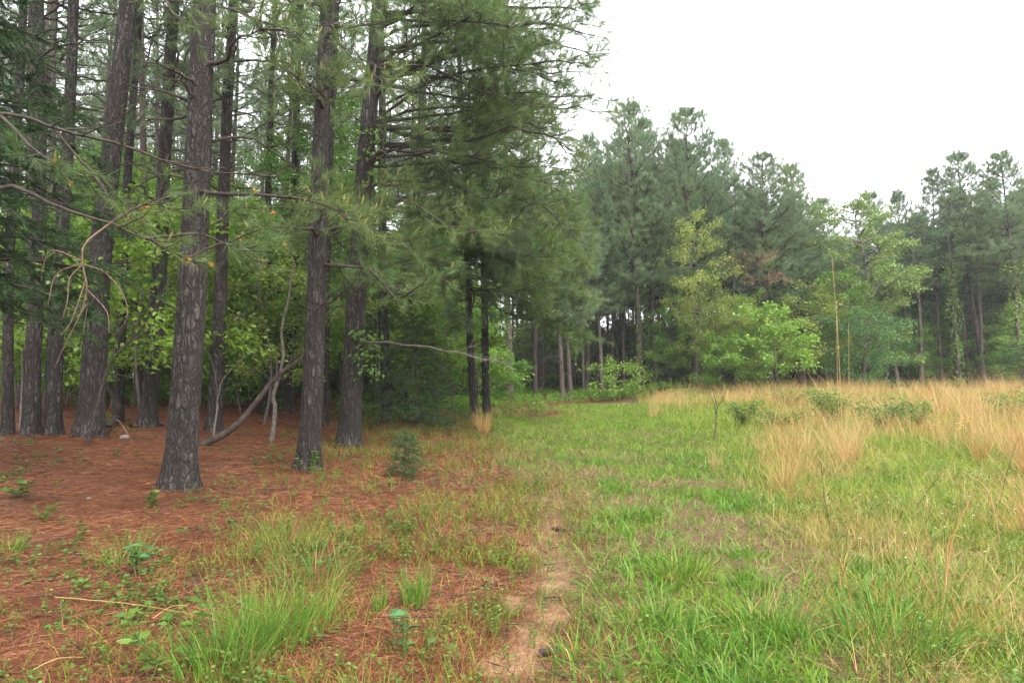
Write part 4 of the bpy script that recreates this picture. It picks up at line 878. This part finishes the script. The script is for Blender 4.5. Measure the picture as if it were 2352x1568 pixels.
def dry_zone(x, y): return .09 + .9 * np.maximum(.55 * sstep(21.5, 25, y), sstep(.31, .46, x / y))
q = 0
while q < 140:
    y = U(5.5, 31); x = field_x(y) + U(.0, 1) ** .8 * (.76 * y + 1 - field_x(y))
    dn = fbm(x * .45, y * .35, 2, 33); w_ = .3 + .8 * sstep(12, 20, y) if x > .42 * y else .1 + .9 * sstep(13, 20, y)
    if rng.random() > w_ * float(dry_zone(x, y)) * sstep(.43, .58, dn) * 1.3 or (x - field_x(y) < 1.2 and y < 18) : continue
    dry(x, y, int(U(0, 5)) if y < 13 else int(U(4, 8)), U(.5, 1.15), 'orange-tan dry broomsedge clump standing in the meadow below the trees', 'broomsedge clumps in the meadow'); q += 1
# pale arching stems at lower right
for u0, v0, pts, lab in ((2160, 1390, [(2140, 1290), (2120, 1190)], 'pale upright dry stalk at lower right'), (2165, 1395, [(2185, 1250), (2230, 1140)], 'pale tall dry stalk leaning right at lower right'),
                         (2170, 1380, [(2180, 1240), (2215, 1235)], 'pale hooked dry stalk at lower right'), (1945, 1350, [(1930, 1290), (1915, 1250)], 'short pale dry stalk right of the grassy track'),
                         (2260, 1410, [(2330, 1330), (2360, 1300)], 'pale dry stem leaning out to the right edge'), (2160, 1400, [(2100, 1300), (2060, 1240)], 'pale dry stem leaning left at lower right'),
                         (2300, 1260, [(2270, 1130), (2210, 1080)], 'long arching dry stem at right'), (2050, 1300, [(2040, 1230), (2060, 1180)], 'curved pale dry stalk left of the leaning pale stalks')):
    b = ground_pt(u0, v0); stem_thing('dry_stalk', [b] + [at(a_, c_, b[1] - .05 * (i_ + 1)) for i_, (a_, c_) in enumerate(pts)], .006, .003, M_DRY, lab, 'dry stalk')

def scatter(n, ya, yb, xf, dens, pw=1.0):
    """points thinned by dens(x, y), more of them near the camera"""
    out = []
    tot = 0
    while tot < n:
        m = n * 3; y = ya + (yb - ya) * rng.random(m) ** pw; lo, hi = xf(y); x = lo + (hi - lo) * rng.random(m)
        k = (rng.random(m) < dens(x, y)) & (np.abs(x) < .78 * y + 1.5); out.append(np.stack([x[k], y[k]], -1)); tot += int(k.sum())
    P = np.concatenate(out)[:n]; return np.column_stack([P, terrain(P[:, 0], P[:, 1])])
def grass_field(P, L, w, lean, m, name, label, nseg=2, droop=.35, clump=.0):
    n = len(P); ph = U(0, 6.28, n) if clump == 0 else fbm(P[:, 0] * 3, P[:, 1] * 3, 2, 44) * 20 + rng.normal(size=n) * .9
    th = np.abs(rng.normal(size=n)) * lean; o = np.stack([np.cos(ph), np.sin(ph), ph * 0], -1)
    d = o * np.sin(th)[:, None] + UP * np.cos(th)[:, None]; side = nrm(np.cross(d, rng.normal(size=(n, 3))))
    L = L * U(.5, 1.15, n); bend = (o * .4 - UP * droop * (.3 + th[:, None])) * L[:, None] * U(.3, 1.2, n)[:, None]
    b = P.copy(); b[:, 2] -= .01
    me = MB().add(*blades(b, d, side, L, w * U(.7, 1.3, n), bend, nseg)).mesh(name, m)
    return tag(link(name, me), label, None, None, 'stuff')
def clumpy(x, y, f=1.4, a=.38, b_=.62, seed=60): return sstep(a, b_, fbm(x * f, y * f, 3, seed))
# track grass
def d_track(x, y):
    w_, f_, s_ = masks(x, y)
    return np.clip((1 - w_) ** 1.2 * (1 - np.clip(s_ * 2.0, 0, .96)) * (.2 + .8 * np.maximum(clumpy(x, y, 1.5, .43, .58), .9 * sstep(9, 14, y))) * (.35 + .65 * sstep(.35, 1.0, x - trail_x(y)) + .5 * sstep(10, 14, y)), 0, 1)
full = lambda y: (-.9 + 0 * y + np.minimum(litter_x(y), 0), np.minimum(field_x(y) + 2, .78 * y + .6))
P = scatter(88000, 2.6, 28, full, d_track, 1.45); yy = P[:, 1]
grass_field(P, .05 + .075 * fbm(P[:, 0] * 1.1, P[:, 1] * 1.1, 2, 71) + .045 * (fbm(P[:, 0] * 3, P[:, 1] * 3, 2, 75) > .55), (.0062 + .00036 * yy) * np.where(rng.random(len(yy)) < .25, 1.6, 1), .75, M_GRASS, 'track_grass', 'short green grass growing on the track', 2, .35, 1)
P = scatter(9000, 2.6, 12, full, lambda x, y: d_track(x, y) * clumpy(x, y, 2.2, .5, .65, 90), 1.5)
grass_field(P, .20, .0105, .65, M_TUFT, 'broad_bladed_grass', 'broad-bladed grass sprawling on the track', 4, .5, 1)
# grassy scatter on the straw margin
def d_margin(x, y):
    k = litter_x(y) - x; return np.clip(sstep(-1, .3, k) * sstep(3.4 + .12 * (y - 6), 1.2, k) * clumpy(x, y, 1.2, .42, .62, 95) * .9 + .05, 0, 1) * (1 - np.clip(masks(x, y)[2] * 1.5, 0, .85))
P = scatter(16000, 2.7, 24, lambda y: (np.maximum(litter_x(y) - 3, -.78 * y - .5), litter_x(y) + 1), d_margin, 1.5); yy = P[:, 1]
grass_field(P, .12 + .10 * fbm(P[:, 0], P[:, 1], 2, 97), .003 + .0004 * yy, .5, M_GRASS, 'margin_grass', 'thin grass scattered along the edge of the straw', 2, .4)
P = scatter(17000, 2.7, 18, lambda y: (np.maximum(litter_x(y) - 3.4, -.78 * y - .5), litter_x(y) + .6), d_margin, 1.4); yy = P[:, 1]
grass_field(P, .22, .0022 + .0003 * yy, .4, M_STRAW, 'brown_stems', 'thin brown dead stems along the edge of the straw', 2, .2)
# meadow
def d_mead(x, y):
    w_, f_, s_ = masks(x, y); return np.clip(f_ * (.35 + .65 * clumpy(x, y, .9, .35, .6, 64)), 0, 1)
mead = lambda y: (field_x(y) - .8, .78 * y + 1.5)
P = scatter(82000, 2.8, 34, mead, d_mead, 1.35); yy = P[:, 1]
grass_field(P, .14 + .20 * fbm(P[:, 0] * .8, P[:, 1] * .8, 2, 73) * sstep(3, 9, yy) + .06 * sstep(8, 14, yy), (.0046 + .00046 * yy) * np.where(rng.random(len(yy)) < .2, 1.7, 1), .55, M_MEAD, 'meadow_grass', 'mixed yellow-green grass filling the meadow', 2, .3, 1)
def d_dry(x, y): return np.clip(masks(x, y)[1] * dry_zone(x, y) * (clumpy(x, y, .7, .45, .6, 66) * .92 + .06) * (.55 + .45 * sstep(6, 11, y)), 0, 1)
P = scatter(13000, 3.2, 33, mead, d_dry, 1.25); yy = P[:, 1]
grass_field(P, .32 + .5 * sstep(6, 14, yy), .0026 + .00034 * yy, .24, M_DRY, 'dry_grass', 'loose dry tan stems standing through the meadow', 3, .3)
P = scatter(9000, 2.8, 14, mead, d_mead, 1.4); P[:, 2] += .02
grass_field(P, .22, .0035, 1.3, M_DRY, 'dead_thatch', 'flattened dead grass lying in the meadow', 2, .1)
P = scatter(16000, 2.7, 16, full, lambda x, y: (.25 + .75 * (1 - clumpy(x, y, 1.5, .43, .58))) * (1 - .8 * np.clip(masks(x, y)[2] * 1.6, 0, 1)), 1.4); P[:, 2] += .012
grass_field(P, .13, .003 + .0003 * P[:, 1], 1.45, M_THATCH, 'track_thatch', 'flattened brown dead grass between the green patches of the track', 2, .05)
# fallen needles
def d_lit(x, y): return np.clip((masks(x, y)[0] * .8 + .22 * sstep(2.2, .2, x - litter_x(y)) + .03) * (1 - .62 * np.clip(masks(x, y)[2] * 1.5, 0, 1)), 0, 1)
P = scatter(190000, 2.6, 24, lambda y: (-.78 * y - 1.5, np.minimum(trail_x(y) + 1.2, 3 + 0 * y)), d_lit, 1.75); n = len(P)
ph = fbm(P[:, 0] * 1.2, P[:, 1] * 1.2, 2, 81) * 14 + rng.normal(size=n) * .7; o = np.stack([np.cos(ph), np.sin(ph), U(-.05, .22, n)], -1); P[:, 2] += .045 * rng.random(n) ** 2
hp, ho = [], []
for T_, b_ in FRONT[:12]:
    k = 420; a_ = U(0, 6.28, k); rr = np.interp(b_[1], [8, 20], [.30, .24]) * (1 + 1.1 * rng.random(k) ** 1.5); x_ = b_[0] + np.cos(a_) * rr; y_ = b_[1] + np.sin(a_) * rr
    hp.append(np.stack([x_, y_, terrain(x_, y_) + .09 * np.exp(-(rr - .26) / .14) * rng.random(k)], -1)); a_ = a_ + 1.57 + rng.normal(size=k) * .6; ho.append(np.stack([np.cos(a_), np.sin(a_), U(-.1, .15, k)], -1))
P = np.concatenate([P] + hp); o = np.concatenate([o] + ho); n = len(P)
me = MB().add(*blades(P, nrm(o), nrm(np.cross(o, UP + rng.normal(size=(n, 3)) * .4)), U(.10, .19, n), .0022 + .00042 * P[:, 1], -UP * (.02 * U(.3, 1.2, n))[:, None], 1, .3)).mesh('pine_straw', M_STRAW)
tag(link('pine_straw', me), 'fallen rusty pine needles covering the woodland floor', None, None, 'stuff')
# twigs and bark scraps on the straw
P = scatter(420, 2.8, 16, lambda y: (-.78 * y - .4, litter_x(y) + .2), lambda x, y: .2 + .8 * clumpy(x, y, 1.1, .4, .6, 120), 1.3); n = len(P); ph = U(0, 6.28, n); Lt = U(.05, .3, n)[:, None]
o = np.stack([np.cos(ph), np.sin(ph), U(-.02, .12, n)], -1); o2 = np.stack([-np.sin(ph), np.cos(ph), ph * 0], -1) * U(-.15, .15, n)[:, None]
Q = np.stack([P, P + (o * .5 + o2) * Lt, P + o * Lt], 1) + UP * .02
tag(link('twig_litter', MB().add(*tubes(Q, np.tile([.005, .004, .003], (n, 1)) * U(.5, 1.3, n)[:, None], 4)).mesh('twig_litter', M_LIMB)), 'dark twigs scattered over the pine straw', None, None, 'stuff')
# herbs
def herbs(P, hgt, ll, m, name, label, per=7, stem=True, wr=.6):
    n = len(P); k = np.repeat(np.arange(n), per); M = len(k); h = hgt * U(.6, 1.2, n)
    f = rng.random(M); ph = U(0, 6.28, M); o = np.stack([np.cos(ph), np.sin(ph), ph * 0], -1)
    tilt = rng.normal(size=(n, 3)) * np.array([.3, .3, 0]); ax = nrm(UP + tilt)
    p = P[k] + ax[k] * (h[k] * (.25 + .75 * f))[:, None] + o * .01; L = (np.broadcast_to(ll, (n,))[k]) * U(.6, 1.2, M)
    mb = MB().add(*leaves(p, nrm(o + UP * U(-.2, .5, M)[:, None]), nrm(UP + rng.normal(size=(M, 3)) * .35), L, L * wr))
    if stem:
        Q = P[:, None] + ax[:, None] * (h[:, None, None] * np.array([0, .5, 1.0])[None, :, None]); mb.add(*tubes(Q, np.tile([.0025, .002, .0012], (n, 1)), 3))
    return tag(link(name, mb.mesh(name, m)), label, None, None, 'stuff')
P = scatter(3800, 2.7, 16, full, lambda x, y: (d_track(x, y) * .6 + .1) * (1 - np.clip(masks(x, y)[2] * 1.5, 0, .85)), 1.6)
herbs(P, .06, .016 + .0012 * P[:, 1], M_WEED, 'low_weeds', 'small leafy weeds in the track grass', 8)
P = scatter(2700, 3, 20, lambda y: (np.maximum(litter_x(y) - 4, -.78 * y - .5), litter_x(y) + .8), lambda x, y: d_margin(x, y) * .9 + .08, 1.4)
herbs(P, .15, .02 + .0014 * P[:, 1], M_WEED, 'margin_weeds', 'leafy weeds along the edge of the straw', 11)
P = scatter(480, 3.4, 14, lambda y: (-.78 * y - .3, litter_x(y) - 1.2), lambda x, y: clumpy(x, y, 1.3, .56, .66, 99) * .9 + .02, 1.2)
herbs(P, .09, .05 + 0 * P[:, 1], M_WEED, 'straw_seedlings', 'green seedlings dotted over the pine straw', 6)
P = scatter(2600, 3, 30, mead, d_mead, 1.2)
herbs(P, .2, .022 + .002 * P[:, 1], M_WEED, 'meadow_weeds', 'leafy weeds among the meadow grass', 10)
def d_under(x, y): return masks(x, y)[0] * (clumpy(x, y, .45, .38, .56, 101) * .9 + .05) * sstep(16, 24, y + .0 * x)
P = scatter(12000, 11, 60, lambda y: (-.78 * y - .5, .78 * y), d_under, 1.1)
herbs(P, .45, .085 + .0008 * P[:, 1], M_UNDER, 'undergrowth', 'low green undergrowth on the floor of the wood', 10, True, .7)
P = scatter(1500, 20, 34, lambda y: (far_edge(0) * 0 - 3 + 0 * y, 10 + 0 * y), lambda x, y: sstep(-2.5, 1.5, y - far_edge(x)) * sstep(.9, 1.8, np.abs(x - 1.3)) * clumpy(x, y, .9, .42, .6, 131), 1.0)
herbs(P[:900], .4, .09 + 0 * P[:900, 1], M_UNDER, 'bank_undergrowth', 'leafy undergrowth on the bank at the path end', 12, True, .7)
# flowers
def flowers(P, hgt, r, m, name, label):
    n = len(P); k = np.repeat(np.arange(n), 5); ph = np.tile(np.arange(5) * 1.2566, n); o = np.stack([np.cos(ph), np.sin(ph), ph * 0 + .2], -1)
    top = P + UP * (hgt * U(.7, 1.2, n))[:, None]; mb = MB().add(*leaves(top[k], nrm(o), np.tile(UP, (len(k), 1)), r, r * .9), m=0)
    mb.add(*tubes(np.stack([P, (P + top) / 2 + rng.normal(size=P.shape) * .02, top], 1), np.full((n, 3), .0018), 3), m=1)
    return tag(link(name, mb.mesh(name, [m, M_WEED])), label, None, None, 'stuff')
P = scatter(170, 4.5, 16, mead, d_mead, 1.2); flowers(P, .34, .011, M_WHITE, 'white_flowers', 'tiny white flowers sprinkled through the meadow')
for u, v, lab in ((2235, 985, 'small yellow wildflower cluster in the right meadow'), (1925, 945, 'yellow flowers by the tallest bramble bush'), (2190, 1010, 'yellow wildflowers left of the right meadow cluster')):
    b = ground_pt(u, v + 45); t = thing('yellow_wildflower', b, lab, 'wildflower'); n = 7; Q = rng.normal(size=(n, 3)) * .12; Q[:, 2] = 0; top = Q * 1.2 + UP * U(.45, .65, n)[:, None]
    link('stems', MB().add(*tubes(np.stack([Q, (Q + top) / 2, top], 1), np.full((n, 3), .003), 3)).mesh('stems', M_WEED), t)
    ph = np.arange(6) * 1.047; o = nrm(np.stack([np.cos(ph), np.sin(ph), ph * 0 + .3], -1))
    for c in top: link('flower_head', MB().add(*leaves(np.tile(c, (6, 1)), o, np.tile(UP, (6, 1)), .035, .03)).mesh('flower_head', M_YEL), t)
# named weeds on the straw
for u, v, h_, n, ll, m, lab in ((420, 1550, .34, 60, .085, M_WEED, 'leafy upright green weed at the bottom edge, left'), (545, 1225, .12, 26, .07, M_BLUEW, 'blue-green leafy weed on the straw right of the nearest pine'), (320, 1330, .26, 34, .10, M_BLUEW, 'blue-green thistle-like weed on the straw'),
                                (45, 1145, .16, 40, .10, M_WEED, 'broad-leaved green seedling at the left edge'), (100, 1200, .16, 40, .06, M_WEED, 'low green seedling below the broad-leaved one'), (355, 1165, .18, 60, .06, M_WEED, 'leafy green weed at the foot of the nearest pine'),
                                (715, 1085, .3, 40, .08, M_VINE, 'leafy creeper at the foot of the straight edge pine'), (925, 1520, .26, 26, .09, M_BLUEW, 'broad-leaved weed on the straw at the bottom centre'), (225, 990, .3, 60, .10, M_VINE, 'leafy creeper at the foot of the broad leaning pine'),
                                (930, 1240, .16, 60, .06, M_WEED, 'leafy green weed in the middle of the straw margin')):
    b = ground_pt(u, v); t = thing('leafy_weed', b, lab, 'weed'); f = rng.random(n); ph = U(0, 6.28, n); o = np.stack([np.cos(ph), np.sin(ph), ph * 0], -1); sp = h_ * .5
    off = rng.normal(size=(5, 3)) * np.array([sp, sp, 0]) * .5; k = rng.integers(0, 5, n); axv = off[k] + UP * h_
    p = axv * (.2 + .8 * f)[:, None] + off[k] * .5; L = ll * U(.6, 1.15, n)
    link('leaves', MB().add(*leaves(p, nrm(o + UP * .2), nrm(UP + rng.normal(size=(n, 3)) * .3), L, L * .5)).mesh('leaves', m), t)
    link('stems', MB().add(*tubes(np.stack([off * .5, off + UP * h_ * .5, off * 1.5 + UP * h_], 1), np.full((5, 3), .003), 4)).mesh('stems', M_WEED), t)
for u, v, rz, lab in ((300, 1478, .3, 'curled yellow-green leaf held up over the straw, right one of two'), (235, 1492, 2.7, 'curled yellow-green leaf held up over the straw, left one of two')):
    b = ground_pt(u, v + 25) ; t = thing('yellowing_leaf', b, lab, 'leaf'); x = np.linspace(-.075, .075, 9); X, Yg = np.meshgrid(x, np.linspace(-.024, .024, 5)); prof = ((X + .078) / .156) ** .6 * (1.02 - (X + .075) / .15) ** .8 * 1.7
    Vv = np.stack([X, Yg * prof * .5, .07 + Yg * prof * .85 + .25 * X ** 2 * 4 - 3 * Yg ** 2], -1).reshape(-1, 3); k = (np.arange(4)[:, None] * 9 + np.arange(8)[None]).ravel()
    link('blade', MB().add(Vv, np.stack([k, k + 1, k + 10, k + 9], -1)).mesh('blade', M_VINE, True), t); t.rotation_euler = (0, 0, rz)
    link('stalk', MB().add(*tubes(np.array([[.0, 0, -.01], [.0, .0, .04], [0, 0, .07]]), np.full(3, .002), 4)).mesh('stalk', M_WEED), t)

# ------------------------------------------------------------------ haze
if HAZE > 0:
    m, n, o = mat('moist_air'); v = N(n, 'ShaderNodeVolumePrincipled'); v.inputs['Color'].default_value = (.95, .97, 1, 1); v.inputs['Density'].default_value = HAZE; v.inputs['Anisotropy'].default_value = .2
    n.links.new(v.outputs[0], o.inputs['Volume'])
    x0, x1, y0, y1, z0, z1 = -720, 720, -45, 890, -3, 26
    Vv = np.array([[x, y, z] for x in (x0, x1) for y in (y0, y1) for z in (z0, z1)]); Ff = np.array([[0, 1, 3, 2], [4, 6, 7, 5], [0, 4, 5, 1], [2, 3, 7, 6], [0, 2, 6, 4], [1, 5, 7, 3]])
    tag(link('haze', MB().add(Vv, Ff).mesh('haze', m)), 'thin pale mist hanging in the air of the clearing', None, None, 'stuff')
